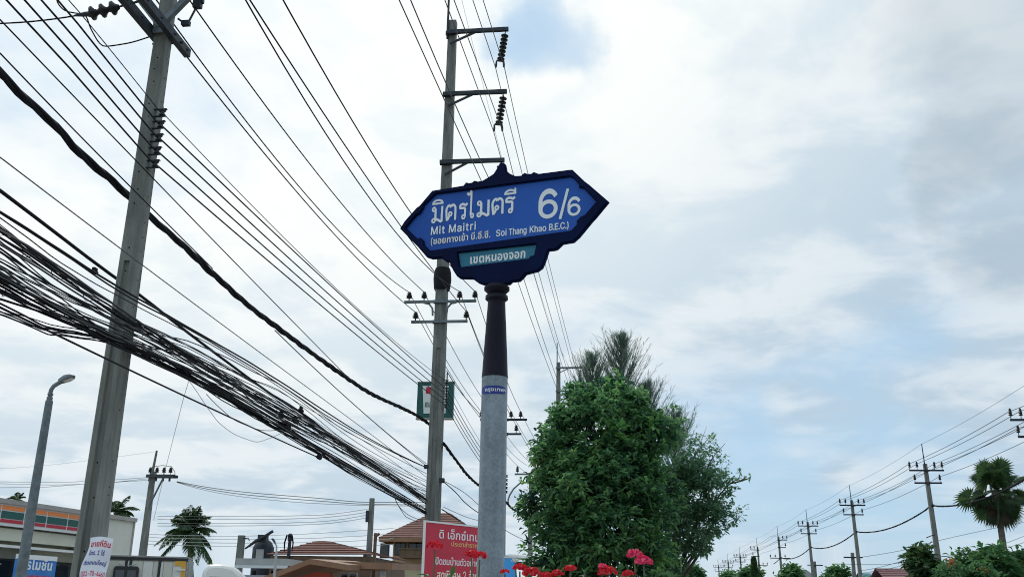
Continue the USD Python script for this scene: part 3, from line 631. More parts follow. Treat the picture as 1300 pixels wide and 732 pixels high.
for yl, (xa, xb), by in ((39.5, (567.5, 645.5), 605), (118, (562.5, 643.5), 602), (204.5, (558.5, 640.5), 595)):
    z = zy(600, yl, Y2 - .24); xl, xr = float(atY(xa, yl, Y2 - .24)[0]), float(atY(xb, yl, Y2 - .24)[0])
    ends.append(trans_arm(p2, X2, Y2, z, xl, xr, float(atY(by, yl, Y2)[0]) - X2))
zc0, zc1 = zy(562, 369), zy(562, 341)
rr = W2(11) / 2
p2.part('cable_wrap', MB().lathe([(rr * 1.3, zc0), (rr * 1.5, zc0 + .06), (rr * 1.68, (zc0 + zc1) / 2), (rr * 1.55, zc1 - .1), (rr * 1.35, zc1), (rr * .8, zc1 + .01)], frame((X2, Y2, 0), (1, 0, 0), (0, 1, 0)), 20), 'rubber', smooth=60)
ins2 = []
def pin_arm(th, x, y, z, offs, post_m='steel', brace=True, hh=.27, single_side=None, wdt=.07):
    L = max(abs(o) for o in offs)
    lo, hi = (-L, L) if single_side is None else ((0, L) if single_side > 0 else (-L, 0))
    m = MB().box((x + (lo + hi) / 2, y - .2, z), (hi - lo + .08, .07, wdt)).box((x, y - .17, z), (.4, .02, .12))
    if brace:
        for s in (-1, 1):
            if lo <= s * .4 <= hi: m.tube([(x + s * .48, y - .2, z - .03), (x + s * .32, y - .2, z - .07), (x + s * .22, y - .2, z - .2), (x + s * .2, y - .2, z - .42)], .03, 6)
    cp = th.part('crossarm', m, post_m)
    out = []
    for o in offs:
        b = MB(); pin_insulator(b, (x + o, y - .2, z + wdt / 2), hh, .095); th.part('pin_insulator', b, 'porcelain', cp); out.append(A_([x + o, y - .2, z + wdt / 2 + hh - .02]))
    return out
zA, zB = zy(560, 382.5, Y2 - .2), zy(560, 408, Y2 - .2)
xo = lambda px, py: float(atY(px, py, Y2 - .2)[0]) - X2
up = pin_arm(p2, X2, Y2, zA, [xo(519.5, 378), xo(538.5, 378), xo(583.5, 376), xo(603, 376)])
lo_ = pin_arm(p2, X2, Y2, zB, [xo(527.5, 404), xo(592, 402)], brace=False)
# secondary rack on the right of pole 2
RX2, RY2 = X2 + W2(7) / 2 + .10, Y2 - .12
rz2 = [float(on(575, y, (RX2, RY2, 0), A_([0, -1., 0]))[2]) for y in (484, 494, 501, 508, 515)]
spools(p2, [RX2] * 5, [RY2] * 5, rz2)
p2.part('rack_rod', MB().rod((RX2, RY2, rz2[-1] - .08), (RX2, RY2, rz2[0] + .25), .02, n=6), 'dark_steel')
p2.part('cable_bracket', MB().box((X2 + .22, Y2 - .1, zy(562, 610)), (.16, .16, .12)).box((X2 - .2, Y2 - .15, zy(545, 593)), (.12, .12, .1)), 'dark_steel')

# --- pole 3, hidden behind the sign pole but for its arms
X3, Y3 = -5.22, 41.0
p3 = Thing('utility_pole', 'concrete pole mostly hidden behind the sign pole, only its pin arms showing', 'utility pole', (X3, Y3, .13))
p3.part('shaft', shaft(10.4, .33, .2).translate((X3, Y3, 0)), 'concrete_dark', smooth=25)
up3 = pin_arm(p3, X3, Y3, zy(650, 533.5, Y3), [-.95, -.5, float(atY(649.5, 530, Y3)[0]) - X3, float(atY(661.5, 530, Y3)[0]) - X3], 'dark_steel', False, .32, None, .08)
lo3 = pin_arm(p3, X3, Y3, zy(650, 551.5, Y3), [-.72, float(atY(656, 548, Y3)[0]) - X3], 'dark_steel', False, .34, None, .08)
RX3 = float(atY(643.5, 610, Y3)[0])
rz3 = [zy(643, y, Y3) for y in (604, 609, 614, 619, 624)]
spools(p3, [RX3] * 5, [Y3] * 5, rz3); p3.part('rack_rod', MB().rod((RX3 - .1, Y3, rz3[-1] - .1), (RX3 - .1, Y3, rz3[0] + .1), .02, n=6).box(((RX3 + X3) / 2, Y3, rz3[2]), (abs(RX3 - X3), .05, .05)), 'dark_steel')
# --- lamp arm pole further along
X4, Y4 = float(atY(659, 640, 56)[0]), 56.0
p4 = Thing('utility_pole', 'distant pole at the big tree edge with a curved lamp bracket', 'utility pole', (X4, Y4, .13))
zt4 = zy(658, 593, Y4)
p4.part('shaft', shaft(zt4 - .8, .3, .2).translate((X4 + .65, Y4, 0)), 'concrete', smooth=25)
p4.part('crossarm', MB().box((X4 + .55, Y4 - .2, zy(660, 602, Y4)), (1.6, .08, .09)), 'steel')
m = MB(); pin_insulator(m, (X4 - .1, Y4 - .2, zy(658, 602, Y4)), .45, .1); p4.part('pin_insulator', m, 'porcelain')
p4.part('lamp_bracket', MB().tube([atY(x, y, Y4) for x, y in ((645.5, 641), (645, 634), (647, 628), (652, 620), (661, 612))], .045, 8), 'steel')
# --- second transmission pole
XT, YT = float(atY(708.5, 600, 71)[0]), 71.0
pT = Thing('transmission_pole', 'tall transmission pole rising behind the top of the big tree, one arm showing', 'utility pole', (XT, YT, .13), 'tall transmission poles')
zT = zy(711, 460, YT)
pT.part('shaft', shaft(zT, .45, .28).translate((XT, YT, 0)), 'concrete', smooth=25)
pT.part('top_spike', MB().rod((XT - .08, YT - .17, zT - .6), (XT - .08, YT - .17, zy(708, 436, YT)), .04, n=8), 'steel')
endsT = []
for i, yl in enumerate((466.5, 496, 526)):
    endsT.append(trans_arm(pT, XT, YT, zy(720, yl, YT - .24), float(atY(708, yl, YT)[0]), float(atY(739, yl, YT)[0]), .75, True, 'steel', .12, 7))

# ================================================================== overhead wires, left
g22 = 'overhead power wires'
xs = [up[0], up[1], up[2], up[3], lo_[0], lo_[1]]
W22 = [([(223.8, 33.5), (302.6, 140), (353, 204), (411, 270), (460, 318), (518.6, 367)], up[0], 10.4, None, 'outer left insulator of the tall transmission pole'),
       ([(233.4, 67), (292, 140), (345, 206), (401, 270), (462, 334), (526.5, 393)], lo_[0], 11.0, None, 'lower left insulator of the tall transmission pole'),
       ([(244, 4), (342.4, 140), (380, 189.6), (445.4, 270), (490, 319), (538, 367)], up[1], 10.0, None, 'inner left insulator of the tall transmission pole'),
       ([(310.4, 0), (352, 70), (397.4, 140), (440, 205), (485.5, 270), (551, 351), (583.5, 366)], up[2], None, 2., 'inner right insulator of the tall transmission pole'),
       ([(323, 0), (366, 72), (410, 140), (452, 204), (499.5, 270), (555, 339), (591.5, 391)], lo_[1], None, 2., 'lower right insulator of the tall transmission pole'),
       ([(361.5, 0), (420, 104), (435, 130), (480, 201), (523, 268.6), (591, 354), (603.5, 365.5)], up[3], None, 2., 'outer right insulator of the tall transmission pole')]
for px, end, yf, yext, lab in W22:
    pts = wire_pts(px, (end[0], 9.), (end[0], Y2), 2, yf if yext is None else yext, Y2 - .2); pts[:, 2] += np.linspace(0, end[2] - pts[-1, 2], len(pts)) ** 1
    wire('power_wire', pts, .0115, 'black power wire running to the ' + lab, g22)
for a, b, lab in zip(up + lo_, up3 + lo3, ('outer left', 'inner left', 'inner right', 'outer right', 'lower left', 'lower right')):
    wire('power_wire', sagged(a, b, .22), .0105, f'black power wire leaving the {lab} insulator of the tall transmission pole away from us', g22)
for a, lab in zip(up3 + lo3, ('outer left', 'inner left', 'inner right', 'outer right', 'lower left', 'lower right')):
    wire('power_wire', sagged(a, (a[0] + .2, 58., a[2] + .1), .3), .010, f'thin wire from the {lab} insulator of the pole behind the sign pole', 'power wires beyond the sign pole')
# twin conductors of the transmission line
tc = [([(602.4, 0), (616, 41), (631, 84)], [(631, 90), (645, 146), (663, 218), (692, 333), (716, 420), (732, 474)], ends[0], -.14, 'top'),
      ([(611.6, 0), (634, 70), (639, 88)], [(640, 92), (653, 146), (670, 218), (695, 325), (719.5, 420), (735, 466)], ends[0], .11, 'top'),
      ([(566, 0), (602.6, 100), (628, 166)], [(630.5, 174), (638.7, 202), (678, 344), (700.6, 420), (722, 477)], ends[1], -.14, 'middle'),
      ([(575, 0), (611.6, 100), (636, 166)], [(637, 172), (650, 219), (683.4, 343), (704.7, 420), (726, 477)], ends[1], .11, 'middle'),
      ([(508, 0), (560, 112), (609, 219.7), (622, 246)], [(640, 300), (659, 356.5), (680, 420), (707, 492)], ends[2], -.14, 'lowest'),
      ([(521, 0), (578, 133), (617, 219.7), (630, 246)], [(646, 300), (664, 352), (685, 420), (710, 490)], ends[2], .11, 'lowest')]
for i, (pa, pb_, end, o, lab) in enumerate(tc):
    e = end + [o * 1.1, 0, -.22]; eT = endsT[i // 2] + [o, 0, -.2]
    a = wire_pts(pa, (e[0], 5.), (e[0], Y2), 1 if len(pa) < 4 else 2, 2.0, Y2 - .24, 14); a[:, 2] += np.clip((a[:, 1] - 10) / 17, 0, 1) * (e[2] - a[-1, 2])
    b = wire_pts(pb_, (e[0], Y2), (eT[0], YT), 2, Y2 - .24, YT - .24, 26)
    t = (b[:, 1] - b[0, 1]) / (b[-1, 1] - b[0, 1]); b[:, 2] += (1 - t) ** 3 * (e[2] - b[0, 2]) + t ** 3 * (eT[2] - b[-1, 2])
    c = sagged(eT, eT + [.4, 44, .2], 1.0)
    wire('transmission_wire', np.vstack([a, b[1:], c[1:]]), .0125, f'grey transmission conductor, {("inner", "outer")[i % 2]} one of the pair clamped below the {lab} arm', 'twin conductors on the ' + lab + ' arm', 'wire_grey')
wire('ground_wire', np.vstack([A_([X2 - .13, 4, H2 + .6]), A_([X2 - .13, Y2 - .16, H2 + 2.4]), sagged((X2 - .13, Y2 - .16, H2 + 2.4), (XT - .08, YT - .17, zy(708, 436, YT)), .9)[1:]]), .006, 'thin earth wire along the tops of the tall transmission poles', 'overhead earth wires', 'wire_grey')
# secondary wires on the spool racks
sec_up = [[(87, 0), (140, 60), (210, 142)], [(73, 0), (125, 60), (200, 146), (211, 158)], [(52, 0), (106, 60), (182, 146), (209, 174.5)], [(31, 0), (85, 60), (164, 146), (207, 191)], [(8, 0), (64, 60), (145, 146), (204, 207.5)]]
sec_dn = [[(214, 145), (331, 270), (420, 357.5), (441, 379), (549, 467)], [(213, 160), (324, 270), (420, 361), (441, 380), (549, 471)], [(211, 177), (308, 270), (420, 374), (426.5, 380), (548, 479)], [(209, 193), (291, 270), (420, 385), (412.5, 380), (542, 484)], [(206, 209), (273, 270), (420, 396.7), (399, 380), (531, 484), (560, 506)]]
for i in range(5):
    a = wire_pts(sec_up[i], (RX - .02, 4.), (RX - .02, RY), 2, 4.0, RY - .04, 14); a[:, 2] += np.clip((a[:, 1] - 8) / 1.9, 0, 1) * (rz[i] - a[-1, 2])
    b = wire_pts(sec_dn[i], (RX, RY), (RX2, RY2), 2, RY + .04, RY2, 26); t = np.linspace(0, 1, 26); b[:, 2] += (1 - t) ** 4 * (rz[i] - b[0, 2]) + t ** 3 * (rz2[i] - b[-1, 2])
    c = sagged((RX2, RY2, rz2[i]), (RX3, Y3, rz3[i]), .25)
    w = wire('service_wire', np.vstack([a, b, c[1:]]), .006 if i == 0 else .0105, f'black wire tied to the {("top", "second", "third", "fourth", "bottom")[i]} spool on the thick pole', 'wires on the spool racks')
# further single wires between the poles
XA, XB = (-5.36, 10.), (-5.5, 26.8)
for px, A, B, r, lab, m in [
    ([(0, 25), (33.5, 60), (169, 200), (260, 294), (364, 400), (446, 483)], (-5.33, 10.), (-5.45, 26.8), .0075, 'thin black wire slanting across the thick pole below its spool rack', 'wire'),
    ([(0, 67.6), (129, 200), (170, 242), (194, 265), (270, 341)], (-5.33, 10.), (-5.6, 26.8), .0075, 'thin black wire just above the thick twisted cable', 'wire'),
    ([(349, 419), (380, 449), (456, 519), (540, 590)], (-5.4, 10.), (-5.5, 26.8), .009, 'thin grey wire dropping from the twisted cable towards the tall pole', 'wire_grey'),
    ([(0, 200), (158, 318), (192, 345), (260, 396), (402, 500), (541, 605)], (-5.33, 10.), (-5.5, 26.8), .0065, 'thin grey wire crossing the thick pole midway down', 'wire_grey'),
    ([(435, 500), (490, 548), (541, 588)], (-5.6, 10.), (-5.6, 26.8), .008, 'thin grey wire meeting the tall pole under the green sign', 'wire_grey'),
    ([(0, 390), (136, 456), (200, 486), (328, 546), (408, 582)], (-5.33, 10.), (-5.5, 26.8), .011, 'single black cable hanging below the tangled bundle', 'wire')]:
    wire('overhead_wire', wire_pts(px, A, B, 2 if len(px) < 4 else 3, None), r, lab, 'single wires between the left poles', m)
# twisted cables: three strands laid round each other
def twisted(pts, r, lay, name, label, group, m='rubber', strands=3, cat='cable'):
    p = A_(pts); s = np.r_[0, np.cumsum(np.linalg.norm(np.diff(p, axis=0), axis=1))]
    n = int(min(420, max(60, s[-1] / lay * 9))); t = np.linspace(0, s[-1], n)
    q = np.stack([PchipInterpolator(s, p[:, k])(t) for k in range(3)], 1)
    d = np.gradient(q, axis=0); d /= np.linalg.norm(d, axis=1, keepdims=True)
    u = np.cross(d, [0, 0, 1.]); u /= np.linalg.norm(u, axis=1, keepdims=True); w = np.cross(d, u)
    th = Thing(name, label, cat, p[0], group)
    for k in range(strands):
        a = 2 * PI * t / lay + 2 * PI * k / strands
        wob = 1 + .35 * np.sin(t * 3.1 + k) * np.sin(t * .9 + 2 * k)
        th.part('strand', MB().tube(q + (r * .58 * wob)[:, None] * (np.cos(a)[:, None] * u + np.sin(a)[:, None] * w), r * .66, 6), m, smooth=True)
    return th
def plane_pts(px, A, B, k=40):
    """Points along a hand-followed line, kept in the upright plane from A to B."""
    A, B = A_(A, float), A_(B, float); d = (B - A) / np.linalg.norm(B - A); nn = A_([-d[1], d[0], 0.])
    P = A_([on(x, y, (A[0], A[1], 0), nn) for x, y in px]); s = np.r_[0, np.cumsum(np.linalg.norm(np.diff(P, axis=0), axis=1))]
    t = np.linspace(0, s[-1], k); return np.stack([PchipInterpolator(s, P[:, j])(t) for j in range(3)], 1)
pp = plane_pts([(-110, -16), (0, 91.5), (23, 117), (51, 141), (82, 171), (107, 200), (140, 227), (166, 252), (193, 277), (230, 309), (260, 338), (331, 400), (400, 451), (460, 493), (512, 518.6), (532, 529), (547, 540)], (-5.86, 10), (-5.62, 26.9))
twisted(pp, .038, 1.5, 'twisted_cable', 'thick twisted black cable sweeping down behind the thick pole to the tall pole', 'thick black cables')
pp = plane_pts([(563, 562), (580, 585), (593, 602), (607, 615), (625, 628), (641, 636), (650, 645), (661, 651)], (X2 + .25, 27), (X3 + .6, 44))
twisted(pp, .038, 1.5, 'twisted_cable', 'thick twisted black cable beyond the tall pole, passing behind the sign pole', 'thick black cables')
pp = plane_pts([(-90, 178), (0, 242), (66, 292), (136, 345), (180, 376), (210, 400), (292, 462), (352, 505), (380, 522), (420, 552), (480, 594), (541, 634)], (-5.8, 10), (-5.5, 26.8))
single('black_cable', MB().tube(pp, .019, 7), 'rubber', 'thick straight black cable above the tangled bundle', 'cable', 'thick black cables', smooth=True)
# the tangled bundle of communication cables
gx = A_([-80, 0, 75, 150, 250, 350, 450, 541.])
def strand(ys, r, dx, name='communication_cable', label='thin black communication cable in the tangled bundle crossing the thick pole', group='communication cables in the bundle', wob=1.5):
    f = PchipInterpolator(gx, ys); xx = np.linspace(-80, 541, 44)
    ph = rng.uniform(0, 6, 3); y = f(xx) + wob * (np.sin(xx * .021 + ph[0]) + .6 * np.sin(xx * .05 + ph[1]) + .3 * np.sin(xx * .11 + ph[2])) * np.clip((541 - xx) / 150, 0, 1)
    A, B = (-5.36 + dx, 10.), (-5.48 + dx * .6, 26.8)
    d = A_(B) - A_(A); d /= np.linalg.norm(d); nn = A_([-d[1], d[0], 0.])
    wire(name, A_([on(a, b, (A[0], A[1], 0), nn) for a, b in zip(xx, y)]), r, label, group, ('rubber', 'wire', 'wire_grey', 'rubber', 'wire_grey')[int(rng.integers(5))], 'cable')
def grp(n, y0, y75, y150, y250, y350, y450, y541, r=(.006, .011), wob=1.2):
    for k in range(n):
        t = rng.uniform(0, 1) if n > 3 else (k + .5) / n
        L = lambda p: p[0] + (p[1] - p[0]) * np.clip(t + rng.normal(0, .16), -.05, 1.05)
        a0 = L(y0); a75 = L(y75)
        strand([a0 - (a75 - a0) * .98, a0, a75, L(y150), L(y250), L(y350), L(y450), L(y541)], rng.uniform(*r), rng.uniform(-.05, .16), wob=wob)
grp(2, (267, 272), (316, 320), (363, 369), (420, 426), (479, 488), (545, 552), (592.5, 593.5), (.009, .012), .6)
grp(13, (284, 317), (338, 366), (390, 414), (452, 470), (511, 531), (570, 586), (632, 639), (.0055, .0105), 1.2)
grp(13, (350, 378), (388, 409), (425, 442), (475, 490), (532, 545), (591, 603), (646, 654), (.006, .0115), 1.2)
grp(13, (318, 354), (362, 396), (404, 432), (440, 477), (490, 532), (550, 590), (600, 640), (.0045, .008), 2.0)
grp(4, (276, 290), (330, 350), (378, 398), (428, 448), (488, 505), (555, 575), (610, 632), (.004, .006), 1.0)
grp(4, (385, 404), (412, 425), (428, 440), (478, 490), (537, 548), (596, 604), (647, 655), (.005, .009), 2.5)
for pxs, lab, rr_, pit in (([(-60, 344), (0, 366), (75, 400), (150, 434), (250, 483), (350, 539), (450, 598), (541, 650)], 'lower', .045, .34), ([(-60, 275), (0, 301), (75, 352), (150, 402), (250, 461), (350, 522), (450, 579), (541, 636)], 'upper', .05, .5)):
    p = plane_pts(pxs, (-5.31, 10), (-5.46, 26.8), 60); q = np.r_[0, np.cumsum(np.linalg.norm(np.diff(p, axis=0), axis=1))]; t = np.linspace(0, q[-1], 420)
    c = np.stack([np.interp(t, q, p[:, k]) for k in range(3)], 1); d = np.gradient(c, axis=0); d /= np.linalg.norm(d, axis=1, keepdims=True); u = np.cross(d, [0, 0, 1.]); w = np.cross(d, u)
    ph = t / pit * 2 * PI + 2.2 * np.sin(t * 1.3)
    wire('lashing_wire', c + rr_ * (1 + .3 * np.sin(t * 2.7))[:, None] * (np.cos(ph)[:, None] * u + np.sin(ph)[:, None] * w), .0035, f'thin lashing wire wound round the {lab} heavy part of the tangled bundle', 'lashing wires', 'rubber', 'cable', 4)
# lower sagging strands that leave the bundle, and its splices
for px, r in (([(-40, 388), (0, 399), (40, 415), (60, 424), (75, 425), (100, 429), (128, 433), (160, 443)], .007), ([(-40, 372), (0, 385), (30, 400), (52, 412), (70, 417), (100, 422), (135, 434)], .009)):
    wire('sagging_cable', plane_pts(px, (-5.3, 10), (-5.45, 26.8)), r, ('lower, more drooping' if r < .008 else 'upper, straighter') + ' slack black cable below the bundle left of the thick pole', 'slack cables', 'rubber', 'cable')
wire('drop_wire', plane_pts([(238, 480), (250, 497), (262, 515), (280, 538), (300, 552), (322, 560), (342, 556), (362, 546)], (-5.3, 10), (-5.45, 26.8)), .0035, 'thin slack wire looping below the tangled bundle', 'slack wires', 'wire_grey', 'cable')
wire('drop_wire', plane_pts([(262, 500), (282, 520), (300, 534), (322, 543), (355, 545)], (-5.3, 10), (-5.45, 26.8)), .005, 'short slack wire close under the tangled bundle', 'slack wires', 'wire_grey', 'cable')
wire('drop_wire', plane_pts([(500, 628), (505, 640), (512, 648), (522, 655), (536, 660)], (-5.3, 10), (-5.45, 26.8)), .008, 'slack wire looping down beside the tall pole from the bundle', 'slack wires', 'wire_grey', 'cable')
wire('drop_wire', plane_pts([(500, 628), (508, 645), (518, 657), (530, 662)], (-5.3, 10), (-5.45, 26.8)), .008, 'lowest slack wire looping from the bundle near the brown roof', 'slack wires', 'wire_grey', 'cable')
for (px, py), sz, lab in (((362, 541), (.13, .24, .12), 'large black splice closure in the cable bundle'), ((375, 534), (.08, .2, .09), 'small black splice closure beside the large one in the bundle'),
                          ((357, 527), (.07, .14, .11), 'upright black splice closure over the large one in the bundle'), ((382, 521), (.07, .16, .09), 'black splice closure on the upper cables with a hanging tail'),
                          ((405, 580), (.07, .2, .08), 'black cable clamp hanging under the lower bundle'), ((120, 345), (.03, .1, .035), 'small black clip on the cable left of the thick pole')):
    A, B = A_((-5.32, 10.)), A_((-5.45, 26.8)); d = (B - A) / np.linalg.norm(B - A); nn = A_([-d[1], d[0], 0.])
    c = on(px, py, (A[0], A[1], 0), nn)
    q = Thing('cable_closure', lab, 'cable closure', c)
    q.part('body', MB().box(c, sz, ch=.03), 'rubber', smooth=False)
    q.part('clamp', MB().box(c + [0, 0, sz[2] / 2 + .01], (.03, sz[1] * .6, .03)), 'rubber', smooth=False)
# cables past the tall pole
for px, r, lab in (([(563, 611), (578, 624), (591, 638), (607, 650)], .014, 'black cable sagging from the tall pole bracket to the sign pole'),
                   ([(563, 610), (585, 622), (607, 640)], .009, 'thin cable just above the sagging one right of the tall pole'),
                   ([(561, 646), (575, 655), (584, 661)], .016, 'black cable leaving the tall pole just above the red board'),
                   ([(563, 643), (590, 655), (607, 660)], .008, 'thin cable over the red board by the tall pole'),
                   ([(567, 470), (578, 488), (592, 506), (609, 525)], .012, 'black cable curving from the spool rack behind the sign pole'),
                   ([(641, 672), (655, 680), (664, 684)], .012, 'black cable between the sign pole and the big tree')):
    wire('overhead_wire', plane_pts(px, (X2 + .3, 27), (X3 + .5, 44), 16), r, lab, 'cables beyond the tall pole', 'rubber', 'cable')

# ================================================================== street lamp
LX, LY = float(atY(20, 732, 15.)[0]), 15.0
L = Thing('street_lamp', 'grey steel street lamp with a short bent arm left of the thick pole', 'street lamp', (LX, LY, .13))
lt = atY(62.5, 509, LY); lx = LX
L.part('post', MB().lathe([(.095, .13), (.078, 2.5), (.060, lt[2]), (.04, lt[2] + .03)], frame((lt[0], LY, 0), (1, 0, 0), (0, 1, 0)), 18), 'steel', smooth=50)
L.part('base_plate', MB().box((lt[0], LY, .15), (.36, .36, .03)), 'steel')
L.part('arm', MB().tube([A_([lt[0], LY, lt[2]]), A_([lt[0], LY, lt[2] + .12])] + [atY(x, y, LY) for x, y in ((63.5, 500), (65, 494.5), (68, 490), (73, 486.8), (78, 484))], .035, 10), 'steel', smooth=True)
L.part('arm_collar', MB().rod((lt[0], LY, lt[2] + .03), (lt[0], LY, lt[2] + .07), .048).rod((lt[0], LY, lt[2] + .10), (lt[0], LY, lt[2] + .13), .046), 'steel')
ha, hb = atY(75, 485.5, LY), atY(95, 477, LY); dd = (hb - ha); hl = np.linalg.norm(dd); dd /= hl
yy = A_([0, 1., 0]); zz = np.cross(dd, yy); T = frame(ha, dd, yy, zz)
prof = [(0, .03, .05), (.15, .06, .06), (.5, .11, .065), (.8, .10, .045), (1.0, .02, .012)]
pts = []
for t, w, h in prof:
    for s in (-1, 1): pts += [(t * hl, s * w, 0), (t * hl, s * w * .6, h), (t * hl, s * w * .8, -h * .35)]
hd = L.part('lamp_head', MB().mesh(m3.Manifold.hull_points(A_(pts)), T), 'steel')
L.part('lamp_glass', MB().mesh(m3.Manifold.hull_points(A_([(t * hl, s * w * .6, z) for t, w in ((.35, .1), (.85, .08)) for s in (-1, 1) for z in (-.03, -.012)])), T), 'lamp_lens', hd)

# ================================================================== red advertising board
BY = 14.0
b0 = atY(542.5, 661.5, BY); b1 = on(620, 669.8, b0, A_([0, -1., 0]))
tl = atY(538.6, 661, BY); tr = atZ(604, 668.0, tl[2]); bd = (tr - tl); bd[2] = 0; bd /= np.linalg.norm(bd); bnz = A_([bd[1], -bd[0], 0])
BW, BH = 1.18, 2.1
bo = tl - A_([0, 0, BH]); RB = Thing('advertising_board', 'red advertising board with white and gold lettering behind the sign pole', 'billboard', bo - [0, 0, bo[2] - .13])
TB = lambda d: frame(tl + bnz * d, bd, (0, 0, 1), bnz)
RB.part('panel', MB().prism(sbox(0, -BH, BW, 0), .02, TB(0)), 'board_red', smooth=False)
ed = sbox(-.012, -BH - .012, BW + .012, .012).difference(sbox(.012, -BH + .012, BW - .012, -.012))
RB.part('frame', MB().prism(ed, .03, TB(-.004)), 'board_edge', smooth=False)
def bl(px, py): q = on(px, py, tl, bnz) - tl; return float(q @ bd), float(q[2])
for txt, p0, p1, ptop, mm, wgt in (('ดิ เอ็กซ์เทน', (556, 682.5), (615, 686), (556, 674), 'letter_white', 500), ('ประชาสำราญ', (571.5, 692.5), (617, 696), (571.5, 688), 'letter_gold', 400),
                                ('เปิดชมบ้านตัวอย่าง', (549, 715.5), (626, 721), (549, 708.5), 'letter_white', 500), ('สุดพิเศษ 2 ล้าน', (553, 734), (630, 739), (553, 725.5), 'letter_warm', 600)):
    a, b, c = bl(*p0), bl(*p1), bl(*ptop)
    RB.part('lettering', MB().prism(fit(lettering(txt, wgt), a[0], min(b[0], BW - .02), a[1], c[1] - a[1]), .002, TB(.0205)), mm, smooth=False)
a = bl(560, 700.5)
RB.part('rule_line', MB().prism(sbox(.24, a[1] - .004, BW - .06, a[1] + .001), .0015, TB(.0205)), 'letter_red', smooth=False)
for u in (.08, BW - .08):
    q = tl + bd * u - bnz * .035
    RB.part('leg', MB().box((q[0], q[1], (q[2] + .13) / 2), (.05, .05, q[2] - .13)), 'dark_steel', smooth=False)

# ================================================================== shop pole sign behind the tall pole
EY_ = 38.0
e0 = atY(530.5, 485, EY_); e1 = atY(574.5, 530, EY_); EW = float(e1[0] - e0[0]); EH = float(e0[2] - e1[2])
ES = Thing('shop_pole_sign', 'green and white shop sign on a post, half hidden by the tall pole', 'shop sign', ((e0[0] + e1[0]) / 2, EY_, .13))
TE = lambda d: frame(A_([e0[0], EY_ - d, e1[2]]), (1, 0, 0), (0, 0, 1), (0, -1, 0))
ES.part('cabinet', MB().prism(sbox(0, 0, EW, EH), .22, TE(-.22)), 'stripe_green', smooth=False)
tz = Polygon([(.20 * EW, .12 * EH), (.14 * EW, .90 * EH), (.86 * EW, .90 * EH), (.80 * EW, .12 * EH)])
wp = ES.part('white_panel', MB().prism(tz, .012, TE(.0)), 'fascia_white', smooth=False)
sv = Polygon([(.24 * EW, .86 * EH), (.72 * EW, .86 * EH), (.72 * EW, .72 * EH), (.52 * EW, .22 * EH), (.38 * EW, .22 * EH), (.54 * EW, .68 * EH), (.24 * EW, .68 * EH)])
ES.part('numeral', MB().prism(sv.intersection(sbox(0, .55 * EH, EW, EH)), .006, TE(.013)), 'stripe_red', wp, smooth=False)
ES.part('numeral', MB().prism(sv.intersection(sbox(0, 0, EW, .55 * EH)).difference(sbox(0, .28 * EH, EW, .46 * EH)), .006, TE(.013)), 'stripe_orange', wp, smooth=False)
ES.part('lettering', MB().prism(fit(lettering('ELEVEn', 800), .235 * EW, .78 * EW, .31 * EH, .12 * EH), .008, TE(.02)), 'letter_green', wp, smooth=False)
ES.part('post', MB().box(((e0[0] + e1[0]) / 2 + .1, EY_ + .1, e1[2] / 2 + .06), (.2, .18, e1[2] - .13)), 'steel', smooth=False)
ES.part('frame_edge', MB().prism(sbox(-.02, -.05, EW + .02, 0), .25, TE(-.235)).prism(sbox(-.02, EH, EW + .02, EH + .03), .25, TE(-.235)), 'cap_grey', smooth=False)

# ================================================================== convenience store
zf = 4.45
k0, k1 = atZ(172, 657.2, zf), atZ(0, 631.5, zf)
su = (k1 - k0); su[2] = 0; sl = np.linalg.norm(su); su /= sl; sn = A_([-su[1], su[0], 0]);
if sn @ (EYE - k0) < 0: sn = -sn
def sz(px, py): return float(on(px, py, k0, sn)[2])
ST = Thing('convenience_store', 'white shop with orange, green and red stripes along its fascia', 'shop building', (k0[0], k0[1], 0))
Lw = sl + 12
TSt = lambda d, z=0.: frame(A_([k0[0], k0[1], z]) + sn * d, su, (0, 0, 1), np.cross(su, (0, 0, 1)))
sgn = 1 if np.cross(su, (0, 0, 1)) @ sn > 0 else -1
def slab(x0, x1, z0, z1, d0, d1):
    m = MB(); c = k0 * [1, 1, 0] + su * (x0 + x1) / 2 + sn * (d0 + d1) / 2 + A_([0, 0, (z0 + z1) / 2])
    return m.box(c, (x1 - x0, abs(d1 - d0), z1 - z0), np.stack([su, sn, A_([0, 0, 1.])], 1))
zr = [sz(0, y) for y in (639.8, 645.5, 647, 656.5, 657.5, 661.8)]
zfb = sz(0, 666); zaw = sz(0, 684.5); zled = sz(0, 691)
ST.part('wall', slab(0, Lw, 0, zf - .05, -9, -.6), 'cream_paint', smooth=False)
ST.part('parapet_cap', slab(-.05, Lw, zf - .14, zf, -.5, .06), 'cap_grey', smooth=False)
xs0 = float((on(112, 660, k0, sn) - k0) @ su)
xb = float((on(104, 660, k0, sn) - k0) @ su)
ST.part('fascia_board', slab(xs0, Lw, zfb, zf - .14, -.45, 0), 'fascia_white', smooth=False)
pwid = float((on(80, 660, k0, sn) - on(53, 657, k0, sn)) @ (-su)); pwid = abs(pwid)
for nm, za, zb, mm in (('orange_stripe', zr[1], zr[0], 'stripe_orange'), ('green_stripe', zr[3], zr[2], 'stripe_green'), ('red_stripe', zr[5], zr[4], 'stripe_red')):
    x = xs0 + .05
    while x < Lw - .1:
        ST.part(nm, slab(x, min(x + pwid - .06, Lw), za, zb, .0, .012), mm, smooth=False); x += pwid
ST.part('end_panel', slab(0, xs0 - .01, zled, zf - .14, -.5, -.02), 'box_panel', smooth=False)
ST.part('end_trim', slab(-.03, .05, zled - .4, zf - .14, -.45, .01), 'cap_grey', smooth=False)
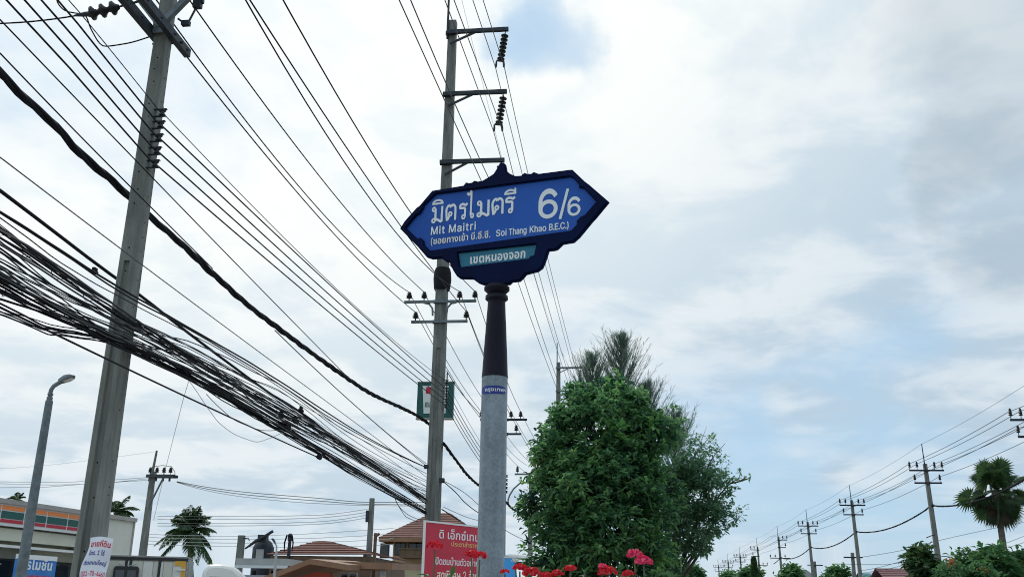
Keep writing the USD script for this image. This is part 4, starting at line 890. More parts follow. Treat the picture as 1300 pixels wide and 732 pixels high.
ST.part('canopy_band', slab(xs0, Lw, zaw, zfb - .06, -.6, -.12), 'cream_paint', smooth=False)
ST.part('ledge', slab(0, Lw, zled - .06, zled + .02, -.62, .05), 'white_paint', smooth=False)
zg = zled - .35
for k in range(9):
    x = .3 + k * 2.1
    w_ = ST.part('shop_window', slab(x, x + 2.0, .5, zg, -.62, -.55), 'black_trim', smooth=False)
    ST.part('pane', slab(x + .06, x + 1.94, .56, zg - .06, -.55, -.535), 'glass_dark', w_, smooth=False)
ST.part('light_tube', slab(6.0, 7.6, zled - .55, zled - .50, -.5, -.45), 'lamp_lens', smooth=False)
# promotional banner under the canopy
pa, pb2 = on(20, 703, k0 + sn * .3, sn), on(66, 707, k0 + sn * .3, sn)
BN = Thing('shop_banner', 'blue and red promotional banner hanging below the shop fascia', 'banner', pb2 - [0, 0, 1.2])
bu = (pb2 - pa); bu[2] = 0; blen = np.linalg.norm(bu) * 1.15; bu /= np.linalg.norm(bu)
TBn = lambda d: frame(pa + sn * d, bu, (0, 0, 1), np.cross(bu, (0, 0, 1)))
sg = 1 if np.cross(bu, (0, 0, 1)) @ sn > 0 else -1
bs = BN.part('sheet', MB().prism(sbox(0, -1.15, blen, 0), .01, TBn(0)), 'banner_blue', smooth=False)
for txt, y, h, mm in (('โปรโมชั่น', -.42, .24, 'letter_white'), ('ลดราคา', -.80, .22, 'letter_red'), ('สุดคุ้ม', -1.1, .2, 'letter_red')):
    BN.part('lettering', MB().prism(fit(lettering(txt, 700), .1, blen - .2, y, h), .004, TBn(.012 if sg > 0 else .02)), mm, bs, smooth=False)
BN.part('header', MB().prism(sbox(0, -.12, blen, .02), .004, TBn(.0125)), 'letter_white', bs, smooth=False)

# ================================================================== vehicles
def wheel(th, c, ax, r=.36, w=.22):
    T = along(A_(c) - A_(ax) * w / 2, ax)
    tp = th.part('wheel', MB().lathe([(r * .55, 0), (r * .92, 0), (r, .04), (r, w - .04), (r * .92, w), (r * .55, w)], T, 20), 'tyre', smooth=40)
    th.part('rim', MB().lathe([(0, .05), (r * .5, .03), (r * .57, .0), (r * .57, w), (r * .5, w - .03), (0, w - .05)], T, 16), 'rim', tp, smooth=40)
# box truck: cab on the left, box body across the view
zb_ = 3.02
t0, t1 = atZ(100, 704.5, zb_), atZ(239, 708.2, zb_)
tu = (t1 - t0); tu[2] = 0; tl_ = np.linalg.norm(tu); tu /= tl_; tn = A_([tu[1], -tu[0], 0])
TK = Thing('box_truck', 'white panelled box truck with yellow door post, parked before the shop', 'truck', (t0[0], t0[1], 0))
def tbox(x0, x1, d0, d1, z0, z1, ch=0.):
    c = t0 * [1, 1, 0] + tu * (x0 + x1) / 2 - tn * (d0 + d1) / 2 + A_([0, 0, (z0 + z1) / 2])
    return MB().box(c, (x1 - x0, d1 - d0, z1 - z0), np.stack([tu, tn, A_([0, 0, 1.])], 1), ch)
TK.part('cargo_box', tbox(.02, tl_ - .02, .02, 2.0, 1.0, zb_ - .02), 'box_panel', smooth=False)
XP = lambda px, py=715: float((on(px, py, t0, tn) - t0) @ tu)
seams = [XP(p) for p in (103, 160, 166, 182, 195, 203, 208, 220)]
for i in range(8):
    a, b = ([XP(101)] + seams[1:])[i], (seams[1:] + [XP(232)])[i]
    if b - a > .1: TK.part('side_panel', tbox(a + .015, b - .015, -.012, .02, 1.05, zb_ - .14), 'white_paint' if i % 2 else 'box_panel', smooth=False)
TK.part('top_rail', tbox(0, tl_, -.03, .06, zb_ - .10, zb_), 'black_trim', smooth=False)
TK.part('roof_edge', tbox(-.02, tl_ + .02, .0, 2.04, zb_, zb_ + .05), 'cap_grey', smooth=False)
for p in (160.5, 166, 203):
    TK.part('door_post', tbox(XP(p) - .045, XP(p) + .045, -.035, .02, 1.0, zb_ - .1), 'black_trim', smooth=False)
TK.part('yellow_post', tbox(XP(231), XP(236), -.035, .02, 1.0, zb_ - .1), 'yellow_paint', smooth=False)
TK.part('yellow_rail', tbox(XP(222), XP(236), -.032, .02, zb_ - .26, zb_ - .1), 'yellow_paint', smooth=False)
TK.part('door_latch', tbox(XP(224), XP(236), -.06, -.03, zb_ - .42, zb_ - .36), 'white_paint', smooth=False)
for k in range(5):
    TK.part('rear_rib', tbox(tl_ - .02, tl_ + .06, .1 + k * .42, .26 + k * .42, 1.0, zb_ - .05), 'grey_panel', smooth=False)
TK.part('rear_door', tbox(tl_ - .04, tl_ + .02, .02, 2.0, 1.0, zb_ - .02), 'grey_panel', smooth=False)
TK.part('chassis', tbox(-1.6, tl_, .3, 1.7, .55, .98), 'black_trim', smooth=False)
# cab, its windscreen sloping to the left
cab = Polygon([(-.10, .75), (-.10, 2.72), (-.75, 2.78), (-1.0, 2.74), (-1.52, 1.95), (-1.72, 1.7), (-1.80, .75)])
TC = lambda d: frame(t0 * [1, 1, 0] - tn * d, tu, (0, 0, 1), -np.cross(tu, (0, 0, 1)) if False else np.cross(tu, (0, 0, 1)))
def tprism(poly, d0, d1):
    z = np.cross(tu, (0, 0, 1)); s = 1 if z @ tn > 0 else -1     # z axis of the frame points out (tn) or in
    return MB().prism(poly, d1 - d0, TC(d1 if s > 0 else d0))
cb = TK.part('cab', tprism(cab, .06, 1.94), 'white_paint', smooth=30)
TK.part('side_window', tprism(Polygon([(-.25, 1.80), (-.25, 2.52), (-.95, 2.52), (-1.32, 1.95)]), .045, .07), 'glass_dark', cb, smooth=False)
TK.part('windscreen', MB().mesh(m3.Manifold.hull_points(A_([t0 * [1, 1, 0] + tu * x - tn * d + A_([0, 0, z]) for x, z in ((-1.03, 2.70), (-1.52, 1.97), (-1.05, 2.72), (-1.545, 1.98)) for d in (.2, 1.8)]))), 'glass_dark', cb)
TK.part('clearance_lamp', tbox(-.32, -.15, .1, .25, 2.75, 3.05).mesh(tbox(-.5, -.15, .1, .18, 3.01, 3.08)), 'yellow_paint', cb, smooth=False)
TK.part('headlight', tbox(-1.88, -1.82, .15, .45, .95, 1.15), 'lamp_lens', cb, smooth=False)
for x in (-1.25, tl_ * .55, tl_ * .78):
    for d in (.12, 1.88): wheel(TK, t0 * [1, 1, 0] + tu * x - tn * d + A_([0, 0, .42]), tn, .42, .24)
# white van right of the truck, nose to the right
V0 = atZ(258, 713.5, 2.42); vu = tu; vn = tn
VN = Thing('white_van', 'rounded white van parked at the rear of the box truck', 'van', (V0[0], V0[1], 0))
o = V0 * [1, 1, 0]
vpoly = Polygon([(0, .4), (0, 2.25), (.15, 2.38), (.6, 2.40), (1.05, 2.34), (1.45, 2.12), (1.95, 1.62), (2.6, 1.45), (2.95, 1.2), (3.0, .4)]).buffer(.05).buffer(-.03); VS = .66; vpoly = affinity.scale(vpoly, VS, 1, origin=(0, 0))
z = np.cross(vu, (0, 0, 1)); s_ = 1 if z @ vn > 0 else -1
vp = lambda poly, d0, d1: MB().prism(poly, d1 - d0, frame(o - vn * (d1 if s_ > 0 else d0), vu, (0, 0, 1), z))
# rounded shell: stacked inset slices
sl_ = [(.0, .10), (.04, .05), (.12, .015), (.9, .0), (1.68, .015), (1.76, .05), (1.8, .10)]
pts_ = []
ring = [A_(vpoly.buffer(-i).exterior.coords)[:-1] for _, i in sl_]
from shapely.geometry import LinearRing
def resamp(g, n=64): ln = LinearRing(g); return A_([ln.interpolate(t, True).coords[0] for t in np.linspace(0, 1, n, endpoint=False)])
def norm_ring(poly, n=64):
    c = A_(poly.exterior.coords); k = np.argmin(c[:-1, 0] + c[:-1, 1]); c = np.roll(c[:-1], -k, 0); return resamp(c, n)
RR = [norm_ring(vpoly.buffer(-i)) for _, i in sl_]
vv_ = np.vstack([o + r_[:, :1] * vu - vn * d + r_[:, 1:] * A_([[0, 0, 1.]]) for r_, (d, _) in zip(RR, sl_)])
n_ = 64; fs = [[k * n_ + j, k * n_ + (j + 1) % n_, (k + 1) * n_ + (j + 1) % n_, (k + 1) * n_ + j] for k in range(len(sl_) - 1) for j in range(n_)]
ft = A_(fs); ft = np.vstack([ft[:, [0, 1, 2]], ft[:, [0, 2, 3]]])
cap = [[0, j, j + 1] for j in range(1, n_ - 1)]; cap2 = [[(len(sl_) - 1) * n_, (len(sl_) - 1) * n_ + j + 1, (len(sl_) - 1) * n_ + j] for j in range(1, n_ - 1)]
vb = VN.part('body', (vv_, np.vstack([ft, cap, cap2])), 'white_paint', smooth=35)
VN.part('side_window', vp(affinity.scale(Polygon([(.25, 1.65), (.25, 2.12), (1.0, 2.12), (1.3, 1.95), (1.6, 1.65)]), VS, 1, origin=(0, 0)), -.006, .02), 'glass_dark', vb, smooth=False)
VN.part('windscreen', MB().mesh(m3.Manifold.hull_points(A_([o + vu * x * VS - vn * d + A_([0, 0, zq]) for x, zq in ((1.52, 2.07), (1.93, 1.66), (1.53, 2.11), (1.97, 1.68)) for d in (.22, 1.58)]))), 'glass_dark', vb)
for k in range(3): VN.part('vent_slot', vp(sbox(1.16 + k * .12, 1.56 - .03 * k, 1.20 + k * .12, 1.66 - .05 * k), -.012, .01), 'black_trim', vb, smooth=False)
VN.part('headlight', vp(sbox(1.72, 1.05, 1.88, 1.25), -.01, .03), 'lamp_lens', vb, smooth=False)
VN.part('door_seam', vp(sbox(.08, 2.02, .85, 2.035), -.004, .01), 'black_trim', vb, smooth=False)
for x in (.42, 1.55):
    for d in (.1, 1.7): wheel(VN, o + vu * x - vn * d + A_([0, 0, .34]), vn, .34, .2)
# black two-pane hatch on the truck's side
h0, h1 = XP(145, 722), XP(177, 722); zt9 = float(on(160, 718, t0 + tn * .16, tn)[2])
hp = TK.part('hatch', tprism(sbox(h0, zt9 - 1.1, h1, zt9).buffer(-.1).buffer(.1), -.16, .0), 'black_trim', smooth=False)
for a, b in ((h0 + .08, (h0 + h1) / 2 - .05), ((h0 + h1) / 2 + .05, h1 - .08)): TK.part('pane', tprism(sbox(a, zt9 - 1.0, b, zt9 - .13), -.175, -.15), 'window_grey', hp, smooth=False)
for s_9 in (-1, 1): TK.part('hatch_stay', MB().rod(t0 * [1, 1, 0] + tu * ((h0 + h1) / 2 + s_9 * .06) + tn * .08 + A_([0, 0, zt9]), t0 * [1, 1, 0] + tu * ((h0 + h1) / 2 + s_9 * .30) + tn * .03 + A_([0, 0, zt9 + .12]), .012, n=6), 'white_paint', hp)

# ================================================================== houses left
def quad_roof(th, name, corners, ridge, m, thick=.12):
    pass
def dist_at(px, py, y): return atY(px, py, y)
def tiled_slope(th, a, b, c, d, rows, m, name='roof_slope'):
    """A roof slope a-b (eaves) to d-c (ridge), in overlapping courses each with its own edge."""
    a, b, c, d = map(A_, (a, b, c, d)); n = np.cross(b - a, d - a); n = n / np.linalg.norm(n); n = n if n[2] > 0 else -n
    mb = MB()
    for k in range(rows):
        t0_, t1_ = k / rows, min(1, (k + 1.15) / rows)
        q = [a + (d - a) * t0_, b + (c - b) * t0_, b + (c - b) * t1_, a + (d - a) * t1_]
        v = A_([q[0] + n * .06, q[1] + n * .06, q[2] + n * .02, q[3] + n * .02, q[0] + n * .015, q[1] + n * .015, q[2] - n * .02, q[3] - n * .02])
        mb.add(v, [[0, 1, 2, 3], [7, 6, 5, 4], [0, 4, 5, 1], [1, 5, 6, 2], [2, 6, 7, 3], [3, 7, 4, 0]])
    return th.part(name, mb, m, smooth=False)
# cream two-storey house with a hip roof
HY = 62.0
hl0 = atY(481, 682, HY); zE = float(hl0[2]); zR = float(atY(556, 651, HY + 5)[2])
HX0, HX1 = float(hl0[0]), float(hl0[0]) + 6.3
HC = Thing('cream_house', 'two-storey cream and peach house with a brown hipped roof behind the red board', 'house', (HX0, HY, 0))
w0, w1 = HX0 + .75, HX1 - .6
HC.part('upper_wall', MB().box(((w0 + w1) / 2, HY + 5.2, zE - .75), (w1 - w0, 8.8, 1.5)), 'wall_peach', smooth=False)
HC.part('lower_wall', MB().box(((w0 + w1) / 2, HY + 5.2, (zE - 1.502) / 2), (w1 - w0 - .01, 8.81, zE - 1.502)), 'wall_cream', smooth=False)
HC.part('floor_band', MB().box(((w0 + w1) / 2, HY + 5.2, zE - 1.55), (w1 - w0 + .14, 8.94, .14)), 'wall_peach', smooth=False)
rx = float(atY(556, 651, HY + 5)[0])
tiled_slope(HC, (HX0, HY, zE), (HX1, HY, zE), (rx + .8, HY + 5, zR), (rx - .4, HY + 5, zR), 14, 'roof_tile')
tiled_slope(HC, (HX0, HY + 10, zE), (HX0, HY, zE), (rx - .4, HY + 5, zR), (rx - .4, HY + 5, zR), 14, 'roof_tile')
tiled_slope(HC, (HX1, HY, zE), (HX1, HY + 10, zE), (rx + .8, HY + 5, zR), (rx + .8, HY + 5, zR), 14, 'roof_tile')
tiled_slope(HC, (HX1, HY + 10, zE), (HX0, HY + 10, zE), (rx - .4, HY + 5, zR), (rx + .8, HY + 5, zR), 14, 'roof_tile')
HC.part('eaves_board', MB().box(((HX0 + HX1) / 2, HY + .02, zE - .10), (HX1 - HX0, .06, .24)).box((HX0 + .02, HY + 5, zE - .1), (.06, 9.8, .24)), 'fascia_brown', smooth=False)
for px, wd, za_, zb2 in ((489, .45, .35, 1.12), (505.5, .28, .3, .95), (511.5, .28, .3, .95), (525, .5, .3, .65), (533, .4, .3, .65)):
    x = float(atY(px, 690, HY + .8)[0])
    fr_ = HC.part('window', MB().box((x, HY + .78, zE - (za_ + zb2) / 2), (wd + .14, .08, zb2 - za_ + .14)), 'wood', smooth=False)
    HC.part('pane', MB().box((x, HY + .73, zE - (za_ + zb2) / 2), (wd, .02, zb2 - za_)), 'glass_dark', fr_, smooth=False)
bx_ = float(atY(528, 700, HY)[0])
HC.part('balcony', MB().box((bx_, HY + .2, zE - .95), (1.9, 1.1, .5)).box((bx_, HY + .2, zE - .66), (2.0, 1.2, .07)), 'wood', smooth=False)
for px in (503, 509):
    x = float(atY(px, 728, HY + .8)[0])
    fr_ = HC.part('lower_window', MB().box((x, HY + .76, zE - 2.6), (.42, .08, 1.1)), 'wood', smooth=False)
    HC.part('pane', MB().box((x, HY + .71, zE - 2.6), (.32, .02, .95)), 'glass_dark', fr_, smooth=False)
# red-walled house with low brown roofs
RY_ = 30.0
RH = Thing('red_house', 'low house with red walls under wide brown eaves', 'house', (float(atY(400, 720, RY_)[0]), RY_, 0))
ea, eb, ec = atY(330, 733, RY_), atY(394, 708.5, RY_), atY(441, 716, RY_)
zpk = float(eb[2])
def eave(a, b, back, h, m):
    a, b = A_(a), A_(b); up_ = A_([0, 0, h]); bk = A_([0, back, .15])
    v = A_([a, b, b + up_, a + up_, a + bk, b + bk, b + bk + up_, a + bk + up_])
    return MB().add(v, [[0, 1, 2, 3], [5, 4, 7, 6], [3, 2, 6, 7], [1, 0, 4, 5], [0, 3, 7, 4], [1, 5, 6, 2]])
RH.part('gable_roof', eave(ea - [0, 0, .16], eb - [0, 0, .16], 5, .16, m=None).mesh(eave(eb - [0, 0, .16], ec - [0, 0, .16], 5, .16, None)), 'fascia_brown', smooth=False)
RH.part('wall', MB().prism(Polygon([(float(ea[0]) + .5, 0), (float(ea[0]) + .5, float(ea[2]) - .1), (float(eb[0]), zpk - .35), (float(ec[0]) - .7, float(ec[2]) - .25), (float(ec[0]) - .7, 0)]), .2, frame((0, RY_ + .9, 0), (1, 0, 0), (0, 0, 1), (0, -1, 0))), 'wall_red', smooth=False)
e2, e3 = atY(427, 712, RY_ + 1.5), atY(498, 714, RY_ + 1.5)
RH.part('side_roof', eave(e2 - [0, 0, .2], e3 - [0, 0, .2], 5, .2, None), 'fascia_brown', smooth=False)
RH.part('side_wall', MB().box(((e2[0] + e3[0]) / 2 + .35, RY_ + 2.6, float(e3[2]) / 2 - .2), (float(e3[0] - e2[0]) - .9, .2, float(e3[2]) - .45)), 'wall_red', smooth=False)
RH.part('porch_post', MB().box((float(e3[0]) - .35, RY_ + 1.8, float(e3[2]) / 2 - .1), (.16, .16, float(e3[2]) - .25)), 'wall_grey', smooth=False)
for k, px in enumerate((437, 448)):
    x = float(atY(px, 730, RY_ + 2.4)[0]); zq = float(atY(px, 728, RY_ + 2.4)[2])
    fr_ = RH.part('window', MB().box((x, RY_ + 2.46, zq - .35), (.28, .06, .8)), 'white_paint', smooth=False)
    RH.part('pane', MB().box((x, RY_ + 2.42, zq - .35), (.2, .02, .7)), 'glass_dark', fr_, smooth=False)
r0, r1, r2 = atY(338, 704, RY_ + 8), atY(408, 686, RY_ + 11), atY(476, 704, RY_ + 8)
tiled_slope(RH, r0, r2, atY(412, 686.5, RY_ + 11), atY(404, 686.5, RY_ + 11), 8, 'roof_tile', 'rear_roof')
tiled_slope(RH, r2, r2 + [0, 6, 0], atY(412, 686.5, RY_ + 11), atY(412, 686.5, RY_ + 11), 8, 'roof_tile', 'rear_roof')
RH.part('rear_wall', MB().box(((r0[0] + r2[0]) / 2, RY_ + 11, float(r0[2]) / 2), (float(r2[0] - r0[0]) - .3, 5.9, float(r0[2]) - .01)), 'wood', smooth=False)
# grey canopy between the van and the red house
g0, g1 = atY(300, 707, 33), atY(366, 706.5, 33)
GC = Thing('grey_canopy', 'flat grey canopy roof between the white van and the red house', 'canopy', (g0[0], 33, 0))
GC.part('fascia', MB().box(((g0[0] + g1[0]) / 2, 34.5, float(g0[2]) - .13), (float(g1[0] - g0[0]), 3., .22)), 'grey_panel', smooth=False)
GC.part('gutter', MB().box(((g0[0] + g1[0]) / 2, 32.97, float(g0[2]) - .29), (float(g1[0] - g0[0]), .1, .09)), 'fascia_white', smooth=False)
GC.part('lower_roof', MB().box(((g0[0] + g1[0]) / 2, 33.6, float(g0[2]) - .62), (float(g1[0] - g0[0]) + 1, 2.4, .1)), 'roof_grey', smooth=False)
for x in (g0[0] + .2, (g0[0] + g1[0]) / 2, g1[0] - .2): GC.part('leg', MB().box((x, 34.2, float(g0[2]) / 2 - .18), (.12, .12, float(g0[2]) - .4)), 'dark_steel', smooth=False)

# ================================================================== small posts left
def simple_pole(name, label, px_top, py_top, y, w, m, cat='post', lean=0.):
    t = atY(px_top, py_top, y)
    th = Thing(name, label, cat, (t[0] - lean, y, 0))
    th.part('shaft', taper(0, t[2], w * 1.25, w, c=w * .08).translate((t[0] - lean, y, 0)), m, smooth=25); return th, t
q, t = simple_pole('concrete_post', 'plain grey concrete post with cables, standing behind the brown roofs', 472.5, 632, 44, .20, 'concrete_dark', 'utility pole')
cb_ = t
q.part('bracket', MB().box((t[0] - .14, 43.85, t[2] - .8), (.12, .1, .5)).box((t[0] - .14, 43.85, t[2] - 2.6), (.12, .1, .3)), 'dark_steel', smooth=False)
q, t = simple_pole('concrete_post', 'short dark post behind the white van', 307, 679, 36, .22, 'concrete_dark', 'post')
q.part('hook', MB().tube([(t[0] + .1, 35.9, t[2] - .12), (t[0] + .3, 35.9, t[2] - .1), (t[0] + .35, 35.9, t[2] - .2)], .02, 5), 'dark_steel')
q, t = simple_pole('drooping_post', 'dark post with drooping cable ends before the brown roof', 368.5, 680, 38, .10, 'dark_steel', 'post')
for s in (-1, 1): q.part('cable_end', MB().tube([(t[0], 37.9, t[2]), (t[0] + s * .1, 37.9, t[2] + .02), (t[0] + s * .17, 37.9, t[2] - .25), (t[0] + s * .15, 37.9, t[2] - .6)], [.03, .035, .03, .015], 6), 'rubber')
q.part('cap', MB().box((t[0], 38, t[2] - .05), (.16, .16, .3), ch=.04), 'dark_steel')
q, t = simple_pole('slim_lamp', 'slim pale garden lamp with a bent head before the grey canopy', 351, 700, 28, .06, 'wall_grey', 'lamp')
q.part('neck', MB().tube([(t[0], 28, t[2]), (t[0] - .01, 28, t[2] + .16), (t[0] - .08, 28, t[2] + .26)], .022, 6), 'wall_grey')
q.part('lamp_head', MB().mesh(m3.Manifold.hull_points(A_([(t[0] - .05, 27.93, t[2] + .22), (t[0] - .05, 28.07, t[2] + .22), (t[0] - .18, 27.95, t[2] + .36), (t[0] - .18, 28.05, t[2] + .36), (t[0] - .06, 28, t[2] + .30), (t[0] - .13, 28, t[2] + .38)]))), 'dark_steel')
q, t = simple_pole('bent_post', 'thin dark leaning post between the grey post and the cream house', 477, 676, 36, .10, 'wood', 'post')
q.part('stub', MB().rod((t[0], 36, t[2] - .12), (t[0] + .14, 36, t[2] - .02), .05), 'wood')
# domed tank with a slanting bar
tk = atY(333.5, 706, 40); tw = .52
TD = Thing('domed_tank', 'dark domed water tank with a slanting bar across it', 'water tank', (tk[0], 40, 0))
zt_ = float(atY(334, 684, 40)[2])
TD.part('tank', MB().lathe([(tw * .82, 0), (tw * .82, tk[2]), (tw * .82, zt_ - .35), (tw * .62, zt_ - .12), (tw * .3, zt_), (0, zt_ + .03)], frame((tk[0], 40, 0), (1, 0, 0), (0, 1, 0)), 20), 'dark_steel', smooth=50)
TD.part('hatch', MB().box((tk[0] + .05, 39.52, zt_ - .62), (.28, .12, .4)), 'wall_grey', smooth=False)
TD.part('slanting_bar', MB().tube([atY(x, y, 39.2) for x, y in ((311, 696), (325, 686), (336, 680), (346.5, 673.5))], [.03, .07, .06, .06], 7), 'dark_steel')
TD.part('bar_mount', MB().box(atY(334, 683, 39.4), (.35, .3, .28)), 'dark_steel', smooth=False)

# left distribution pole with a perspective crossarm
DY = 46.0
dt = atY(194.5, 598, DY)
DP = Thing('utility_pole', 'slim distant pole with a slanted crossarm above the coconut palm', 'utility pole', (dt[0], DY, 0))
DP.part('shaft', shaft(dt[2], .36, .22).translate((dt[0], DY, 0)), 'concrete_dark', smooth=25)
DP.part('top_spike', MB().rod((dt[0], DY - .1, dt[2] - .3), (dt[0] + .1, DY - .1, float(atY(198, 572, DY)[2])), .07, .05), 'concrete_dark')
ca = atY(190, 604, DY); ce = atY(226, 611, DY - 4) * 1.0; ce = A_([ca[0] + 1.75, DY - 1.6, float(ca[2])]); 
# arm turned about 40 degrees to the view
arm = lambda t: A_([ca[0], DY - .15, ca[2]]) + (atZ(226, 610.5, ca[2] + .0) - A_([ca[0], DY - .15, ca[2]])) * 0 + A_([1.75, -.9, -.12]) * t
am = DP.part('crossarm', MB().beam(arm(-.05), arm(1.0), .11, .14).beam(arm(-.05) + [0, .3, 0], arm(1.0) + [0, .3, 0], .11, .14), 'dark_steel')
for t_ in (.02, .28, .55, .80):
    b = MB(); pin_insulator(b, arm(t_) + [0, .1, .07], .36, .11); DP.part('pin_insulator', b, 'porcelain', am)
    b = MB().rod(arm(t_) + [0, .1, -.06], arm(t_) + [0, .1, -.24], .05); DP.part('hanging_bolt', b, 'dark_steel', am)
DP.part('arm_brace', MB().beam(arm(.62), (dt[0] + .1, DY - .1, dt[2] - 1.55), .06, .07), 'steel')
DP.part('jumper_loop', MB().tube([arm(.1) + [0, 0, .42], arm(.5) + [0, 0, .5], arm(.85) + [0, 0, .45], arm(1.0) + [0, 0, .2], arm(1.02)], .015, 5), 'wire_grey')
bgw = 'thin wires in the distance behind the left poles'
for k, (za, yb) in enumerate(((0, 636), (.06, 640.5), (-.10, 642))):
    a = arm(1.0) + [0, 0, za]; b = atY(541, yb, 44.)
    mid = atY(400, (630, 634.5, 638)[k], 44.5)
    pts = plane_pts([(226, 611 + k), (300, (623, 626, 629)[k]), (400, (631.5, 635, 638.5)[k]), (470, (637, 639.5, 641)[k]), (545, (637.5, 640.5, 642)[k])], (a[0], 44.6), (b[0], 44.0), 24) if False else A_([atY(x, y, 45 - k * .3) for x, y in [(224.5, 610.6 + k * .6), (300, (623, 626, 629)[k]), (400, (631.5, 635, 638.5)[k]), (470, (637, 639.5, 641)[k]), (560, (637.5, 640.5, 642)[k])]])
    s = np.linspace(0, 4, 24); pts = np.stack([PchipInterpolator(range(5), pts[:, j])(s) for j in range(3)], 1)
    wire('distant_wire', pts, (.016, .016, .010)[k], ('upper', 'middle', 'lowest')[k] + ' grey wire sagging from the slim pole crossarm towards the tall pole', bgw, 'wire_grey')
for k, pxs in enumerate(([(0, 611), (60, 612), (110, 610.5), (188, 605.5)], [(0, 613.5), (60, 615), (110, 614), (188, 607)], [(0, 618.5), (50, 618), (100, 614.5), (188, 609)], [(0, 594), (60, 590), (120, 583), (196, 573)])):
    p = A_([atY(x, y, DY) for x, y in [(-60, pxs[0][1])] + pxs]); s = np.linspace(0, 4, 20)
    wire('distant_wire', np.stack([PchipInterpolator(range(5), p[:, j])(s) for j in range(3)], 1), .010 if k < 3 else .006, ('upper', 'middle', 'lower', 'faint topmost')[k] + ' grey wire running left from the slim distant pole', bgw, 'wire_grey' if k < 3 else 'wire_pale')
for k, (ya, ym, yb) in enumerate(((655, 653.5, 645), (659, 657, 649), (664, 662, 652.5), (667, 665, 656))):
    p = A_([atY(x, y, 44) for x, y in ((200, ya), (260, ya), (330, ya - .3), (400, ym), (470, yb))]); s = np.linspace(0, 4, 20)
    wire('distant_wire', np.stack([PchipInterpolator(range(5), p[:, j])(s) for j in range(3)], 1), .010, f'{("first", "second", "third", "fourth")[k]} wire from the top on the left side of the plain concrete post', bgw, 'wire_grey')
for k, (ya, yb) in enumerate(((680, 674), (684, 681), (688.5, 687), (693, 694))):
    p = A_([atY(x, y, 50) for x, y in ((180, ya - 3), (280, ya), (380, (ya + yb) / 2 + .5), (470, yb - 2), (500, yb - 4))]); s = np.linspace(0, 4, 20)
    wire('distant_wire', np.stack([PchipInterpolator(range(5), p[:, j])(s) for j in range(3)], 1), .013, f'{("highest", "second", "third", "lowest")[k]} faint grey wire low over the brown roofs', 'faint low wires over the roofs', 'wire_pale')
wire('guy_wire', A_([atY(x, y, 20 + 12 * t) for x, y, t in ((240, 482, 0), (233, 505, .15), (222, 548, .4), (209.5, 597, .7), (195, 660, 1.))]), .006, 'thin slanting wire dropping from the bundle past the slim pole crossarm', 'slack wires', 'wire_grey', 'cable')

# ================================================================== plants
def leaves(P, D, L, W, droop=.25, fold=.25, up=None):
    """Many leaves: base points P, directions D, lengths L, widths W; each a folded, drooping blade of six triangles."""
    P, D = A_(P, float), A_(D, float); n = len(P); D = D / np.linalg.norm(D, axis=1, keepdims=True)
    L = np.broadcast_to(L, (n,))[:, None]; W = np.broadcast_to(W, (n,))[:, None]
    R = rng.normal(size=(n, 3)) * .35 + A_([0, 0, 1.]); s = np.cross(D, R); s /= np.maximum(np.linalg.norm(s, axis=1, keepdims=True), 1e-6); u = np.cross(s, D)
    dz = A_([[0, 0, -1.]])
    m1 = P + D * L * .45 + dz * L * droop * .15; tip = P + D * L + dz * L * droop
    l1 = P + D * L * .35 + s * W * .5 + u * W * fold; r1 = P + D * L * .35 - s * W * .5 + u * W * fold
    l2 = P + D * L * .72 + s * W * .36 + u * W * fold * .6 + dz * L * droop * .45; r2 = P + D * L * .72 - s * W * .36 + u * W * fold * .6 + dz * L * droop * .45
    V = np.stack([P, l1, m1, r1, l2, tip, r2], 1).reshape(-1, 3)
    f = A_([[0, 2, 1], [0, 3, 2], [1, 2, 4], [2, 3, 6], [2, 5, 4], [2, 6, 5]])
    return V, (f[None] + (np.arange(n) * 7)[:, None, None]).reshape(-1, 3)
def ball(n): 
    v = rng.normal(size=(n, 3)); return v / np.linalg.norm(v, axis=1, keepdims=True)
def branchy(th, base, tips, r0, m='bark', name='trunk'):
    mb = MB(); base = A_(base)
    for t in tips:
        t = A_(t); mid = base + (t - base) * .5 + rng.normal(size=3) * .06 * np.linalg.norm(t - base); mid[2] += .08 * np.linalg.norm(t - base)
        mb.tube([base, base + (mid - base) * .5 + rng.normal(size=3) * .03, mid, (mid + t) / 2, t], [r0, r0 * .8, r0 * .55, r0 * .32, r0 * .1], 6)
    return th.part(name, mb, m, smooth=True)
def whorl_crown(blobs, n, per, L, W, droop=.3, shell=.45, jit=.06):
    """Leaf rosettes scattered through ellipsoids (centre, radii): most near the surface, each a fan of leaves pointing outward."""
    vol = A_([r[0] * r[1] * r[2] for _, r in blobs]) ** .7; pick = rng.choice(len(blobs), n, p=vol / vol.sum())
    C = A_([blobs[i][0] for i in pick]); R = A_([blobs[i][1] for i in pick])
    d = ball(n); rad = np.clip(1 - np.abs(rng.normal(0, shell, n)), .1, 1.08)
    P = C + d * R * rad[:, None]
    outd = d / R; outd /= np.linalg.norm(outd, axis=1, keepdims=True); outd = outd + A_([0, 0, .45]); 
    PP = np.repeat(P, per, 0) + rng.normal(size=(n * per, 3)) * jit
    a = np.repeat(outd, per, 0) * .6 + ball(n * per) * [1., 1., .45]
    return leaves(PP, a, rng.uniform(.7, 1.25, n * per) * L, rng.uniform(.8, 1.2, n * per) * W, droop)
